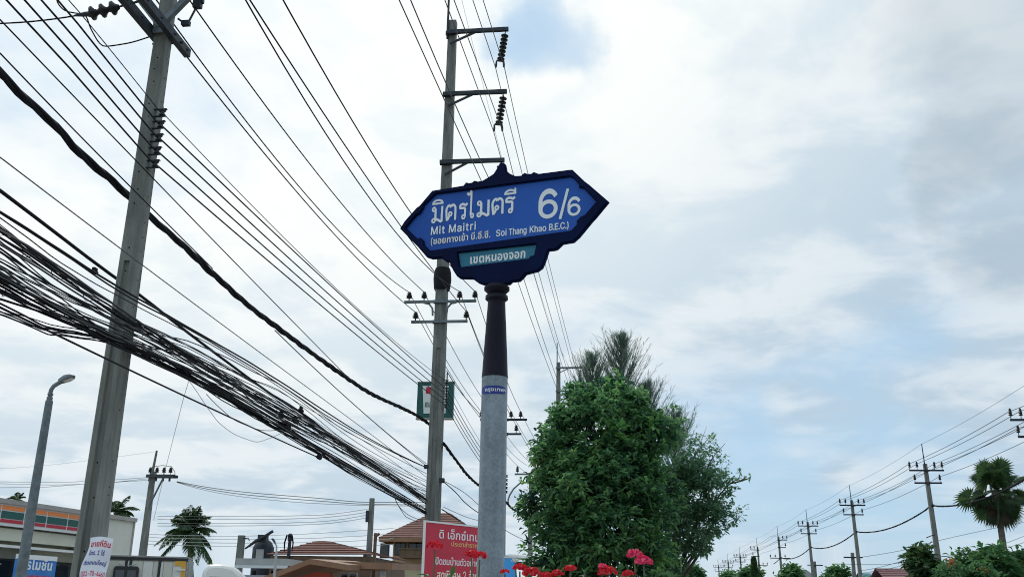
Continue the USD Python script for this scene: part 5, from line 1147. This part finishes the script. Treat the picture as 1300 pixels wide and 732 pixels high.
def clumped(blobs, nc, nr, per, L, W, rc=(.28, .55), droop=.25, shell=.16):
    """Foliage in separate leafy clumps: dark gaps between them, lit tops, an uneven outline."""
    vol = A_([b[1][0] * b[1][2] for b in blobs]); pick = rng.choice(len(blobs), nc, p=vol / vol.sum())
    out = []
    for i in pick:
        c, R = blobs[i]; d = ball(1)[0]; d[1] -= .35; d /= np.linalg.norm(d)
        rr_ = rng.uniform(*rc) * min(1., R[0] / .8 + .25)
        out.append((c + d * R * np.clip(1 - abs(rng.normal(0, shell)), .3, 1), A_([rr_, rr_, rr_ * .62])))
    return whorl_crown(out, nr, per, L, W, droop, .42, .05)
# --- the big leafy tree
TY = 28.0
def bl3(px, py, rpx, dy=0., ry=None, sq=1., y=TY):
    c = atY(px, py, y + dy); k = 1 / (F_ / ((y + dy) * 1.0)); r = rpx * k * 1.02
    return (c, A_([r, ry or r, r * sq]))
T1 = Thing('broadleaf_tree', 'large dense dark green broadleaf tree filling the middle of the view', 'tree', atY(742, 772, TY) * [1, 1, 0] + [0, 0, .1])
base = atY(742, 772, TY) * [1, 1, 0]
blobs = [bl3(765, 560, 56, 0, 1.3), bl3(715, 572, 30, -.2, .8), bl3(702, 615, 30, 0, .9), bl3(694, 655, 24, 0, .8), bl3(722, 534, 19, 0, .6), bl3(748, 517, 26, 0, .7), bl3(785, 514, 26, .3, .7), bl3(740, 620, 50, -.5, 1.3), bl3(790, 600, 50, -.2, 1.3),
         bl3(722, 680, 40, -.3, 1.1), bl3(775, 668, 54, -.6, 1.3), bl3(818, 560, 32, .3, .9), bl3(826, 630, 40, .2, 1.1), bl3(700, 712, 26, -.2, .8), bl3(740, 718, 44, -.3, 1.1), bl3(800, 718, 50, -.2, 1.1), bl3(681, 600, 13, 0, .4), bl3(672, 662, 13, 0, .4), bl3(695, 553, 14, 0, .5), bl3(845, 538, 15, .2, .5), bl3(684, 632, 14, 0, .5), bl3(676, 690, 11, 0, .4), bl3(812, 522, 13, 0, .5), bl3(733, 502, 13, 0, .4), bl3(765, 494, 16, 0, .5), bl3(788, 486, 13, .2, .4), bl3(772, 482, 9, .2, .3), bl3(710, 531, 14, 0, .5), bl3(693, 565, 12, 0, .5), bl3(818, 524, 20, .2, .6), bl3(848, 546, 15, .2, .5), bl3(672, 628, 13, 0, .4), bl3(668, 645, 10, 0, .4), bl3(684, 585, 13, 0, .4)]
fork = base + [0, 0, 1.9]
T1.part('trunk', MB().tube([base, base + [.05, 0, .9], fork], [.30, .24, .20], 10), 'bark', smooth=True)
branchy(T1, fork, [b[0] for b in blobs[:15]], .11, name='limb')
T1.part('crown', clumped(blobs, 300, 3900, 7, .185, .088), 'leaf_big', smooth=False)
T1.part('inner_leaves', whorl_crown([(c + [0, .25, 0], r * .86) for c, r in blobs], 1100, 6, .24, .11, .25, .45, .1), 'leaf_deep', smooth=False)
T1.part('young_shoots', clumped(blobs, 130, 560, 7, .18, .082, (.2, .4), .2, .06), 'leaf_bright', smooth=False)
# --- finer leafed tree to its right
T2Y = 31.0
T2 = Thing('fine_leaved_tree', 'greyer fine-leaved tree with a ragged sparse side, merging into the big tree', 'tree', atY(850, 772, T2Y) * [1, 1, 0] + [0, 0, .1])
b2 = atY(850, 772, T2Y) * [1, 1, 0]
bl2 = [bl3(845, 600, 52, 0, 1.3, y=T2Y), bl3(860, 650, 54, 0, 1.4, y=T2Y), bl3(895, 620, 34, 0, 1., y=T2Y), bl3(900, 655, 34, 0, 1., y=T2Y), bl3(870, 585, 26, 0, .8, y=T2Y), bl3(835, 690, 46, 0, 1.2, y=T2Y), bl3(925, 636, 17, 0, .5, y=T2Y), bl3(915, 668, 17, 0, .6, y=T2Y), bl3(882, 672, 24, 0, .7, y=T2Y), bl3(815, 640, 40, 0, 1.2, y=T2Y), bl3(830, 725, 36, 0, 1., y=T2Y)]
f2 = b2 + [0, 0, 2.0]
T2.part('trunk', MB().tube([b2, b2 + [-.05, 0, 1.], f2], [.2, .16, .13], 8), 'bark', smooth=True)
branchy(T2, f2, [b[0] for b in bl2], .07, name='limb')
T2.part('crown', clumped(bl2, 210, 2500, 6, .15, .07, (.22, .5), .28, .3), 'leaf_small', smooth=False)
sp2 = [bl3(882, 562, 24, 0, .7, y=T2Y), bl3(902, 572, 20, 0, .6, y=T2Y), bl3(906, 598, 22, 0, .6, y=T2Y), bl3(888, 590, 18, 0, .6, y=T2Y), bl3(858, 545, 22, 0, .6, y=T2Y), bl3(938, 650, 8, 0, .3, y=T2Y)]
T2.part('sparse_crown', whorl_crown(sp2, 170, 5, .13, .06, .25, .5, .06), 'leaf_small', smooth=False)
tw = MB()
for c, r in sp2:
    for k in range(7):
        e = c + ball(1)[0] * r * 1.05; e[2] = max(e[2], c[2] - r[2] * .3); s = c + A_([-.35, 0, -1.0]) * r[2] * 1.5; tw.tube([s, (s + e) / 2 + rng.normal(size=3) * .05, e], [.016, .010, .004], 4)
for pts in ([(905, 640), (915, 626), (925, 615), (938, 606), (941, 598)], [(927, 613), (938, 611), (948, 608), (953, 604)], [(922, 618), (926, 610), (927, 606)], [(938, 611), (946, 606)]):
    tw.tube([atY(x, y, T2Y) for x, y in pts], np.linspace(.03, .007, len(pts)), 5)
T2.part('twig', tw, 'bark', smooth=True)
e = A_([atY(x, y, T2Y) for x, y in ((941, 597), (953, 604), (948, 607), (927, 606), (939, 600), (944, 607), (933, 609), (923, 612))])
T2.part('twig_leaves', leaves(np.repeat(e, 3, 0), ball(24) + [0, 0, .3], .16, .07), 'leaf_small', smooth=False)
# --- feathery tops behind (she-oaks)
def feathery(label, px_top, py_top, px_base, y, half, hpx_low, n):
    top = atY(px_top, py_top, y); base = A_([atY(px_base, 772, y)[0], y, 0]); 
    th = Thing('sheoak_tree', label, 'tree', base, None)
    h = top[2]
    th.part('trunk', MB().tube([base, base + (top - base) * .5 + [.1, 0, 0], top - [0, 0, .1]], [.16, .09, .012], 7), 'bark', smooth=True)
    zlow = float(atY(px_top, hpx_low, y)[2])
    br, P, D = MB(), [], []
    for k in range(n):
        t = rng.uniform(0, 1) ** 1.1; zz_ = zlow + (h - zlow) * t; w_ = half * (1 - t) ** .8 * rng.uniform(.35, 1.15) + .04
        a = rng.uniform(0, 2 * PI); s = base + (top - base) * (zz_ / h); e = s + A_([math.cos(a) * w_, math.sin(a) * w_, w_ * rng.uniform(1.0, 2.0) + .1])
        br.tube([s, (s + e) / 2 + [0, 0, -.05], e], [.018, .01, .004], 3)
        m_ = 24; tt = rng.uniform(.3, 1.08, m_)[:, None]
        P.append(s + (e - s) * tt); D.append((e - s)[None] / np.linalg.norm(e - s) * .9 + ball(m_) * .45 + [0, 0, .2])
    th.part('branch', br, 'twig_green', smooth=True)
    P, D = np.vstack(P), np.vstack(D)
    th.part('needles', leaves(P, D, rng.uniform(.16, .36, len(P)), .011, .15, .1), 'needles', smooth=False)
feathery('feathery she-oak, the taller of two spires above the big tree', 788, 434, 790, 33., 1.15, 530, 175)
feathery('feathery she-oak, the shorter spire nearer the arm of the far transmission pole', 752, 457, 752, 33.5, .95, 535, 130)
feathery('small wispy she-oak top right of the taller spire', 822, 494, 820, 33., 1.0, 570, 110)
feathery('feathery she-oak behind the fine-leaved tree, low right shoulder of the big tree', 856, 530, 850, 33.2, .9, 600, 90)
# --- generic far trees
def bush(name, label, px, py_top, py_bot, rpx, y, n, L, m='leaf_far', cat='tree', group=None, lobes=7, sq=.8):
    c = atY(px, py_top, y); zb = 0.; base = A_([c[0], y, 0.])
    th = Thing(name, label, cat, base, group)
    k = y / F_; R = rpx * k
    h0 = float(atY(px, py_bot, y)[2]); h1 = float(c[2])
    bs = []
    for i in range(lobes):
        t = rng.uniform(0, 1); a = rng.uniform(0, 2 * PI); rr_ = R * rng.uniform(.32, .55)
        bs.append((A_([c[0] + math.cos(a) * R * .62 * (1 - .5 * t), y + math.sin(a) * R * .5, h0 + (h1 - h0 - rr_ * .8) * t]), A_([rr_, rr_, rr_ * sq])))
    bs.append((A_([c[0], y, h1 - R * .4]), A_([R * .45, R * .45, R * .4])))
    th.part('trunk', MB().tube([base, base + [.05, 0, h0 * .6], A_([c[0], y, h0 + (h1 - h0) * .5])], [max(.08, R * .09), max(.06, R * .07), .04], 7), 'bark', smooth=True)
    th.part('crown', whorl_crown(bs, n, 5, L, L * .45, .3, .35, L * .4), m, smooth=False)
    return th
Y_ = 62.
bush('broadleaf_tree', 'spreading round-leaved tree left of the front right-hand pole base', 1172, 697, 740, 24, 56., 420, .45, 'leaf_fan')
bush('garden_tree', 'dark leafy tree between the front right-hand pole and the fan palm', 1225, 700, 745, 28, 58., 480, .40)
bush('garden_tree', 'leafy tree under the fan palm trunk', 1262, 696, 745, 26, 55., 480, .42)
bush('garden_tree', 'leafy tree cut by the frame beside the fan palm', 1297, 701, 745, 24, 57., 420, .42)
bush('garden_shrub', 'low green shrub in front of the fan palm trunk', 1245, 715, 748, 26, 52., 380, .32, cat='shrub')
bush('garden_shrub', 'low green shrub right of the front right-hand pole', 1205, 719, 748, 20, 54., 300, .32, cat='shrub')
bush('far_tree', 'bright green round tree before the second right-hand pole', 1068, 719, 745, 22, 95., 420, .5)
bush('far_tree', 'dark tree behind the grey arched roof', 1003, 719, 745, 18, 110., 360, .55)
bush('far_tree', 'wide dark tree among the small distant poles', 950, 720, 745, 22, 130., 420, .6)
bush('far_tree', 'pale tree low at the edge of the big tree foliage', 880, 719, 745, 14, 90., 240, .45)
bush('far_tree', 'small dark tree left of the wide dark one', 925, 725, 745, 15, 140., 260, .6)
bush('far_tree', 'small distant tree right of the second right-hand pole', 1110, 731, 748, 14, 100., 200, .5)
# dark cypress
cy = atY(956.5, 706, 125.); CYp = Thing('cypress', 'dark pointed cypress among the small distant poles', 'tree', (cy[0], 125, 0))
CYp.part('trunk', MB().rod((cy[0], 125, 0), (cy[0], 125, cy[2] - .5), .12, .03), 'bark')
m_ = 700; t = rng.uniform(0, 1, m_); a = rng.uniform(0, 2 * PI, m_); r_ = (1 - t) * .75 + .04
CYp.part('crown', leaves(np.stack([cy[0] + r_ * np.cos(a), 125 + r_ * np.sin(a), 3 + (cy[2] - 3.2) * t], 1), np.stack([np.cos(a), np.sin(a), np.full(m_, 1.6)], 1), .5, .22), 'leaf_fan', smooth=False)
# orange blossom and a roof patch in the greenery
for (px, py), lab in (((1207, 713), 'patch of orange blossom beside the front right-hand pole'), ((1247, 724), 'patch of orange blossom under the fan palm')):
    c = atY(px, py, 51.5); q = Thing('blossom_shrub', lab, 'shrub', c * [1, 1, 0])
    q.part('stem', MB().tube([c * [1, 1, 0], c - [0, 0, .2]], [.05, .03], 6), 'bark')
    q.part('blossom', leaves(c + ball(70) * rng.uniform(.1, 1, (70, 1)) * [.35, .35, .22], ball(70), .11, .07), 'petal_orange', smooth=False)
    q.part('leaves', leaves(c - [0, 0, .35] + ball(200) * [.6, .5, .4], ball(200) + [0, 0, .3], .22, .1), 'leaf_far', smooth=False)

# --- fan palm
FY = 58.0
fc = atY(1264, 621, FY); fb = atY(1281, 772, FY) * [1, 1, 0]
FP = Thing('fan_palm', 'tall palmyra fan palm with a round dark crown at the frame edge', 'palm tree', fb)
FP.part('trunk', MB().tube([fb, fb + (fc - fb) * .5 + [.08, 0, 0], fc - [0, 0, 1.0], fc], [.26, .18, .16, .20], 12), 'palm_bark', smooth=True)
k_ = FY * 1.06 / F_
def fan_leaf(tip_dir, plen, rad, m):
    """A stalk and a round pleated fan with free finger tips."""
    d = A_(tip_dir, float); d /= np.linalg.norm(d); s = np.cross(d, [0, 0, 1.]) if abs(d[2]) < .95 else A_([1., 0, 0]); s /= np.linalg.norm(s)
    u = np.cross(s, d); al_ = rng.uniform(-1.25, 1.25); s = s * math.cos(al_) + u * math.sin(al_); u = np.cross(s, d)
    hub = fc + d * plen; mb = MB().tube([fc + d * .1, fc + d * plen * .6 + A_([0, 0, .05]), hub], [.05, .035, .02], 5)
    nf = 22; a = np.linspace(-2.25, 2.25, nf + 1)
    for i in range(nf):
        a0_, a1_, am_ = a[i], a[i + 1], (a[i] + a[i + 1]) / 2
        pt = lambda al, r, h: hub + (d * math.cos(al) + s * math.sin(al)) * r + u * h
        L_ = rad * (1 - .12 * abs(am_) / 2.25) * rng.uniform(.9, 1.06); droop_ = A_([0, 0, -.10 * rad])
        mb.add(A_([hub, pt(a0_, L_ * .62, .0), pt(am_, L_ * .62, .05 * rad), pt(a1_, L_ * .62, 0), pt(am_ + rng.normal() * .02, L_, 0) + droop_]), [[0, 1, 2], [0, 2, 3], [1, 4, 2], [2, 4, 3]])
    return mb
dirs = []
for k in range(33):
    el = math.radians(rng.uniform(-30, 86)) if k > 5 else math.radians(rng.uniform(-35, -15)); az = k * 2.4 + rng.uniform(-.2, .2)
    dirs.append((math.cos(az) * math.cos(el), math.sin(az) * math.cos(el) * .9, math.sin(el)))
for d in dirs: FP.part('frond', fan_leaf(d, rng.uniform(.55, 1.45), rng.uniform(.70, 1.0), None), 'leaf_fan', smooth=False)
for k in range(18):
    az = k * 2.4; el = math.radians(rng.uniform(-80, -35))
    FP.part('dry_frond', fan_leaf((math.cos(az) * math.cos(el), math.sin(az) * math.cos(el), math.sin(el)), rng.uniform(.7, 1.5), rng.uniform(.75, .95), None), 'leaf_dry' if k % 3 == 0 else 'leaf_fan', smooth=False)

# --- coconut palms
def coconut(label, px, py, y, px_base, span, nfr, seed_az=0., els=(76, 46, 60, 24, 4, -28)):
    c = atY(px, py, y); b = A_([atY(px_base, 772, y)[0], y, 0.])
    th = Thing('coconut_palm', label, 'palm tree', b)
    th.part('trunk', MB().tube([b, b + (c - b) * .5 + [.15, 0, 0], c], [.22, .15, .13], 9), 'palm_bark', smooth=True)
    for k in range(nfr):
        az = seed_az + k * 2.4; el = math.radians(els[k % 6] + rng.uniform(-6, 6)); L_ = span * rng.uniform(.85, 1.1)
        t = np.linspace(0, 1, 10); h = A_([math.cos(az), math.sin(az), 0])
        rach = c + h * (L_ * math.cos(el) * t)[:, None] + A_([[0, 0, 1.]]) * (L_ * (math.sin(el) * t - (.12 + .42 * math.cos(el)) * t ** 2.4))[:, None]
        mb = MB().tube(rach, np.linspace(.035, .008, 10), 4)
        fp = th.part('frond', mb, 'leaf_palm', smooth=True)
        tt = np.linspace(.12, 1, 46); Pq = np.stack([np.interp(tt, t, rach[:, j]) for j in range(3)], 1); dq = np.gradient(Pq, axis=0); dq /= np.linalg.norm(dq, axis=1, keepdims=True)
        sd = np.cross(dq, [0, 0, 1.]); sd /= np.maximum(np.linalg.norm(sd, axis=1, keepdims=True), 1e-6)
        ll = span * .30 * np.sin(np.clip(tt * 1.05, 0, 1) * PI * .86 + .25)
        P = np.vstack([Pq, Pq]); D = np.vstack([dq * .7 + sd, dq * .7 - sd]) + rng.normal(size=(92, 3)) * .08 + [0, 0, -.25]
        th.part('leaflets', leaves(P, D, np.r_[ll, ll], .075, .3, .1), 'leaf_palm', fp, smooth=False)
    return th
coconut('coconut palm with drooping fronds beyond the white truck', 240, 674, 58., 243, 1.95, 30, .3)
coconut('coconut palm half hidden behind the thick pole and shop', 147, 650, 60., 143, 1.7, 13, .2, (60, 44, 34, 22, 50, 10))
coconut('tiny palm top showing over the shop roof', 22, 634, 75., 22, 1.1, 8, .4, (66, 40, 24, 50, 30, 10))

# ================================================================== right-hand row of poles
RXL, S_ = 18.62, 22.0
def lean(z): return -.030 * z + .10
def right_pole(label, y, kind='full', detail=True):
    th = Thing('roadside_pole', label, 'utility pole', (RXL, y, .13), 'poles along the far side of the road')
    ht = 10.55
    v, f = vf(shaft(ht, .34, .22)); v = v + 0; v[:, 0] += lean(v[:, 2]); th.part('shaft', (v + [RXL, y, 0], f), 'concrete', smooth=25)
    xt = RXL + lean(ht)
    th.part('top_spike', MB().rod((xt - .04, y - .12, ht - .4), (xt - .1, y - .12, ht + 1.25), .04, .025), 'dark_steel')
    if kind == 'full':
        pin_arm(th, xt, y, 10.12, [-1.0, -.55, .5, .95], 'dark_steel', False, .50, None, .10); pin_arm(th, xt + .02, y, 9.35, [-.78, .72], 'dark_steel', False, .48, None, .10)
    else:
        s = kind
        pin_arm(th, xt, y, 10.1, [s * .5, s * 1.0], 'dark_steel', False, .5, s, .10); pin_arm(th, xt + .02, y, 9.2, [s * .75], 'dark_steel', False, .48, s, .10)
        pin_arm(th, xt + .05, y, 7.9, [-s * 1.2, -s * .6, s * .6], 'dark_steel', False, .4, None, .1)
    th.part('cable_bracket', MB().box((RXL + lean(8) + .1, y - .14, 7.98), (.14, .12, .14)), 'dark_steel', smooth=False)
    return th
rp = right_pole('pole at the frame edge of which only two arm ends show', 47.5)
names = ['front full pole of the far row, left of the fan palm', 'second full pole of the far row, beside the bright green tree', 'third pole of the far row, next to the grey arched roof']
for k in range(3): copy_of(rp, 'roadside_pole', names[k], (RXL, 65. + S_ * k, .13), group='poles along the far side of the road')
pD = right_pole('far row pole with arms only on its road-away side, lower arm full', 131., 1)
pE = right_pole('far row pole with top arms towards the road, among small distant poles', 153., -1)
for k, lb in enumerate(('small distant pole beside the dark cypress', 'tiny distant pole over the wide dark tree', 'tiniest pole at the end of the far row')): copy_of(rp, 'roadside_pole', lb, (RXL - .3, 175. + S_ * k * 1.0, .13), group='poles along the far side of the road')
xt = RXL + lean(10.5)
row_y = [14., 47.5, 65., 87., 109., 131., 153., 175., 197., 219.]
def row_wire(dx, z, sag, r, label, m='wire', grp_='wires along the far row of poles', cat='power line'):
    pts = [sagged((xt + dx, a, z), (xt + dx, b, z), sag * ((b - a) / 22.) ** 2, 10) for a, b in zip(row_y[:-1], row_y[1:])]
    wire('roadside_wire', np.vstack([p if i == 0 else p[1:] for i, p in enumerate(pts)]), r, label, grp_, m, cat)
for dx, z, lab in ((-1.0, 10.53, 'outer road-side'), (-.55, 10.53, 'inner road-side'), (.5, 10.53, 'inner far-side'), (.95, 10.53, 'outer far-side'), (-.76, 9.74, 'lower road-side'), (.74, 9.74, 'lower far-side')):
    row_wire(dx, z, .20, .014, f'black wire on the {lab} insulators of the far row of poles')
row_wire(-.1, 11.78, .18, .009, 'thin earth wire on the spikes of the far row of poles', 'wire_grey')
pts = []
for a, b in zip(row_y[:-1], row_y[1:]): p = sagged((RXL + lean(7.8) + .05, a, 7.98), (RXL + lean(7.8) + .05, b, 7.98), .55, 14); pts.append(p if not pts else p[1:])
twisted(np.vstack(pts)[:70], .045, 1.4, 'twisted_cable', 'thick black sagging cable slung along the far row of poles', 'thick black cables')
# side wires and small things on the right
rl = 'thin wires crossing behind the far row of poles'
for pxs, lab in (([(1090, 707), (1150, 697), (1190, 686), (1300, 662)], 'highest thin wire crossing behind the front far-row pole'), ([(1060, 715), (1120, 716), (1170, 708), (1230, 702), (1300, 680)], 'second thin wire behind the front far-row pole'),
                 ([(1090, 727), (1130, 721), (1190, 706), (1230, 706), (1300, 688)], 'third thin wire behind the front far-row pole'), ([(1090, 724), (1140, 713), (1190, 690)], 'short thin wire left of the front far-row pole')):
    p = A_([atY(x, y, 68.) for x, y in pxs]); n = len(pxs); s = np.linspace(0, n - 1, 18)
    wire('crossing_wire', np.stack([PchipInterpolator(range(n), p[:, j])(s) for j in range(3)], 1), .014, lab, rl, 'wire_grey')
for px, py, y, w_, lab in ((1082, 701, 92., .5, 'short pole with a single arm behind the second far-row pole'), (1034, 712, 112., .6, 'short stub pole beside the third far-row pole')):
    t = atY(px, py, y); q = Thing('low_pole', lab, 'utility pole', (t[0], y, 0)); q.part('shaft', shaft(t[2], .34, .26).translate((t[0], y, 0)), 'concrete_dark', smooth=25); q.part('crossarm', MB().box((t[0], y - .2, t[2] - .4), (1.6, .1, .1)), 'dark_steel', smooth=False)
t = atY(1140, 704, 60); 
q = A_([atY(x, y, 64.8) for x, y in ((1187, 678), (1182, 679.5), (1176, 682))]); wire('guy_wire', q, .03, 'short dark bar strut on the front far-row pole', 'bars on the far row', 'dark_steel', 'strut')
# distant roofs on the right
def far_house(label, px0, px1, py, pye, y, m, wallm='wall_grey'):
    a, b = atY(px0, pye, y), atY(px1, pye, y); zr_ = float(atY(px0, py, y + 3)[2]); th = Thing('far_house', label, 'house', (a[0], y, 0))
    th.part('wall', MB().box(((a[0] + b[0]) / 2, y + 3, float(a[2]) / 2), (b[0] - a[0] - .6, 5.4, float(a[2]))), wallm, smooth=False)
    tiled_slope(th, a, b, (b[0], y + 3, zr_), (a[0], y + 3, zr_), 7, m); tiled_slope(th, b + [0, 6, 0], a + [0, 6, 0], (a[0], y + 3, zr_), (b[0], y + 3, zr_), 7, m)
    return th
far_house('maroon-roofed house behind the round-leaved tree', 1126, 1182, 721, 738, 72., 'roof_maroon')
far_house('low house with a teal roof right of the second far-row pole', 1098, 1114, 727, 736, 105., 'roof_teal')
# arched grey roof
ga, gb = atY(1003, 735, 112.), atY(1034, 735, 112.); gc, gr = (ga + gb) / 2, float(gb[0] - ga[0]) / 2
AR = Thing('arched_hall', 'hall with a grey arched metal roof by the third far-row pole', 'hall', (gc[0], 112, 0))
zs2 = float(atY(1018, 722, 112.)[2]); t = np.linspace(0, PI, 17)
v = [(gc[0] + gr * math.cos(a), yy_, float(ga[2]) + (zs2 - float(ga[2])) * math.sin(a)) for yy_ in (112., 126.) for a in t]
AR.part('roof', (A_(v), A_([[i, i + 1, 18 + i, 17 + i] for i in range(16)])), 'roof_grey', smooth=True)
AR.part('gable', (A_([v[i] for i in range(17)] + [(gc[0], 112., float(ga[2]))]), A_([[17, i + 1, i] for i in range(16)])), 'wall_grey', smooth=False)
AR.part('wall', MB().box((gc[0], 119, float(ga[2]) / 2), (gr * 2 - .1, 13.9, float(ga[2]))), 'wall_grey', smooth=False)
# blue panel and white roof edge right of the sign pole
c = atY(648, 708, 24.); BP = Thing('blue_panel', 'bright blue panel just right of the sign pole, behind the red flowers', 'signboard', (c[0], 24, .13))
x0_, x1_ = float(atY(640, 708, 24)[0]) - .3, float(atY(655.5, 708, 24)[0])
BP.part('panel', MB().box(((x0_ + x1_) / 2, 24, float(c[2]) - .8), (x1_ - x0_, .05, 1.6)), 'sky_blue_paint', smooth=False)
for x in (x0_ + .06, x1_ - .06): BP.part('leg', MB().box((x, 24.06, float(c[2]) / 2), (.05, .05, float(c[2]) - .14)), 'steel', smooth=False)
BP.part('frame', MB().box(((x0_ + x1_) / 2, 24, float(c[2]) + .02), (x1_ - x0_ + .04, .07, .04)), 'fascia_white', smooth=False)
a, b = atY(636, 705, 40.), atY(668, 708, 40.)
CN = Thing('market_canopy', 'pale canopy roof seen low between the sign pole and the big tree', 'canopy', (a[0], 40, .1))
CN.part('roof', MB().add(A_([a, b, b + [0, 3, .22], a + [0, 3, .22], a - [0, 0, .08], b - [0, 0, .08], b + [0, 3, .14], a + [0, 3, .14]]), [[0, 1, 2, 3], [7, 6, 5, 4], [0, 4, 5, 1], [1, 5, 6, 2], [2, 6, 7, 3], [3, 7, 4, 0]]), 'roof_grey', smooth=False)
for p in (a, b): CN.part('leg', MB().box((p[0], 40.1, p[2] / 2), (.08, .08, p[2] - .1)), 'dark_steel', smooth=False)
CN.part('awning', MB().box(((a[0] + b[0]) / 2, 40, (a[2] + b[2]) / 2 - .28), (b[0] - a[0], .06, .22)), 'black_trim', smooth=False)

# ================================================================== flowers in front
def blossom(c, r, n):
    """A domed cluster: every small flower is a pair of rounded bracts."""
    d = ball(n); d[:, 2] = np.abs(d[:, 2]) * .9 - .25; P = A_(c) + d * r * [1, 1, .75]
    V, Fc = [], []
    for i in range(n):
        nrm = d[i] + rng.normal(size=3) * .35; nrm /= np.linalg.norm(nrm); u = np.cross(nrm, rng.normal(size=3)); u /= np.linalg.norm(u); w_ = np.cross(nrm, u); s = r * rng.uniform(.20, .32)
        for sg_ in (-1, 1):
            k = len(V); q = [P[i]]
            for al in np.linspace(-1.35, 1.35, 6): q.append(P[i] + (u * sg_ * math.cos(al) + w_ * math.sin(al)) * s * (1 if abs(al) < 1 else .8) + nrm * s * (.25 - .1 * abs(al)))
            V += q; Fc += [[k, k + j, k + j + 1] if sg_ > 0 else [k, k + j + 1, k + j] for j in range(1, 6)]
    return A_(V), A_(Fc)
FL = [(552, 692, 10, 3.5, 'petal', 'red flower cluster alone in front of the red board'), (599, 703, 9, 3.4, 'petal', 'left of two red flower clusters overlapping the sign pole'), (609, 705, 10, 3.3, 'petal', 'right of two red flower clusters overlapping the sign pole'),
      (641, 725, 6, 3.5, 'petal', 'small red flower cluster tucked against the sign pole'), (660, 720, 9, 3.4, 'petal', 'red flower cluster just below the blue panel'), (675, 726, 11, 3.3, 'petal', 'large red flower cluster right of the blue panel'),
      (694, 730, 8, 3.4, 'petal', 'red flower cluster cut by the lower frame edge'), (708, 727, 8, 3.4, 'petal', 'small red flower cluster before the tree trunk'), (724, 721, 8, 3.35, 'petal', 'red flower cluster raised in the middle of the row'),
      (771, 725, 11, 3.3, 'petal', 'large coral red cluster with a small bloom on top'), (765, 718, 6, 3.3, 'petal_pink', 'small pink bloom over the coral red cluster'), (798, 728, 8, 3.4, 'petal', 'orange red cluster low beside the tall pink pair'),
      (806, 703, 10, 3.4, 'petal_pink', 'upper of two tall pink flower clusters'), (817, 712, 11, 3.35, 'petal_pink', 'lower of two tall pink flower clusters'), (654, 711, 5, 3.5, 'petal_white', 'small whitish bloom in front of the blue panel')]
PLZ = .55
pl = Thing('planter', 'low concrete planter holding the flowering plants under the sign', 'planter', (-.3, 3.4, .13))
pl.part('trough', MB().box((-.3, 3.05, .34), (3.0, .08, .42)).box((-.3, 3.75, .34), (3.0, .08, .42)).box((-1.76, 3.4, .34), (.08, .62, .42)).box((1.16, 3.4, .34), (.08, .62, .42)), 'kerbstone', smooth=False)
pl.part('soil', MB().box((-.3, 3.4, .30), (2.84, .62, .3)), 'soil', smooth=False)
for i, (px, py, rp_, y, m, lab) in enumerate(FL):
    c = atY(px, py, y); r_ = rp_ * y * 1.0 / F_ * .93; b = A_([c[0] + rng.uniform(-.06, .06), y + rng.uniform(-.05, .1), .45])
    th = Thing('flowering_plant', lab, 'flower', b)
    mid = (c + b) / 2 + [rng.uniform(-.05, .05), 0, 0]
    st = th.part('stem', MB().tube([b, (b + mid) / 2, mid, (mid + c) / 2, c - [0, 0, r_ * .5]], [.011, .010, .008, .005, .0028], 6), 'stem_green', smooth=True)
    th.part('flower_cluster', blossom(c, r_, int(16 + rp_ * 4)), m, smooth=False)
    nl = 26; t = rng.uniform(.70, .965 if py > 715 else .93, nl)[:, None]; t[t > .9] -= .04
    pts = b + (c - b) * t + rng.normal(size=(nl, 3)) * .004
    th.part('leaf', leaves(pts, ball(nl) * [1, 1, .5] + [0, 0, .35], rng.uniform(.035, .06, nl), .018, .25), 'leaf_shrub', smooth=False, kind='stuff')
# leafy stems between the flowers
for i, (px, py, lab) in enumerate(((545, 728, 'bare-headed leafy stem left of the red board'), (573, 730, 'low leafy stem before the red board lettering'), (690, 722, 'leafy stem before the tree trunk'), (742, 726, 'leafy stem in the gap of the flower row'), (785, 722, 'bright leafy stem between coral and pink clusters'), (833, 724, 'leafy stem right of the pink clusters'), (850, 733, 'last low leafy stem of the flower row'))):
    y = 3.45; c = atY(px, py, y); b = A_([c[0] + .03, y, .45]); th = Thing('leafy_plant', lab, 'plant', b)
    th.part('stem', MB().tube([b, (b + c) / 2 + [.02, 0, 0], c], [.01, .007, .003], 6), 'stem_green', smooth=True)
    nl = 34; t = rng.uniform(.72, 1.0, nl)[:, None]
    th.part('leaf', leaves(b + (c - b) * t, ball(nl) * [1, 1, .4] + [0, 0, .5], rng.uniform(.03, .055, nl), .017, .2), 'leaf_shrub', smooth=False, kind='stuff')
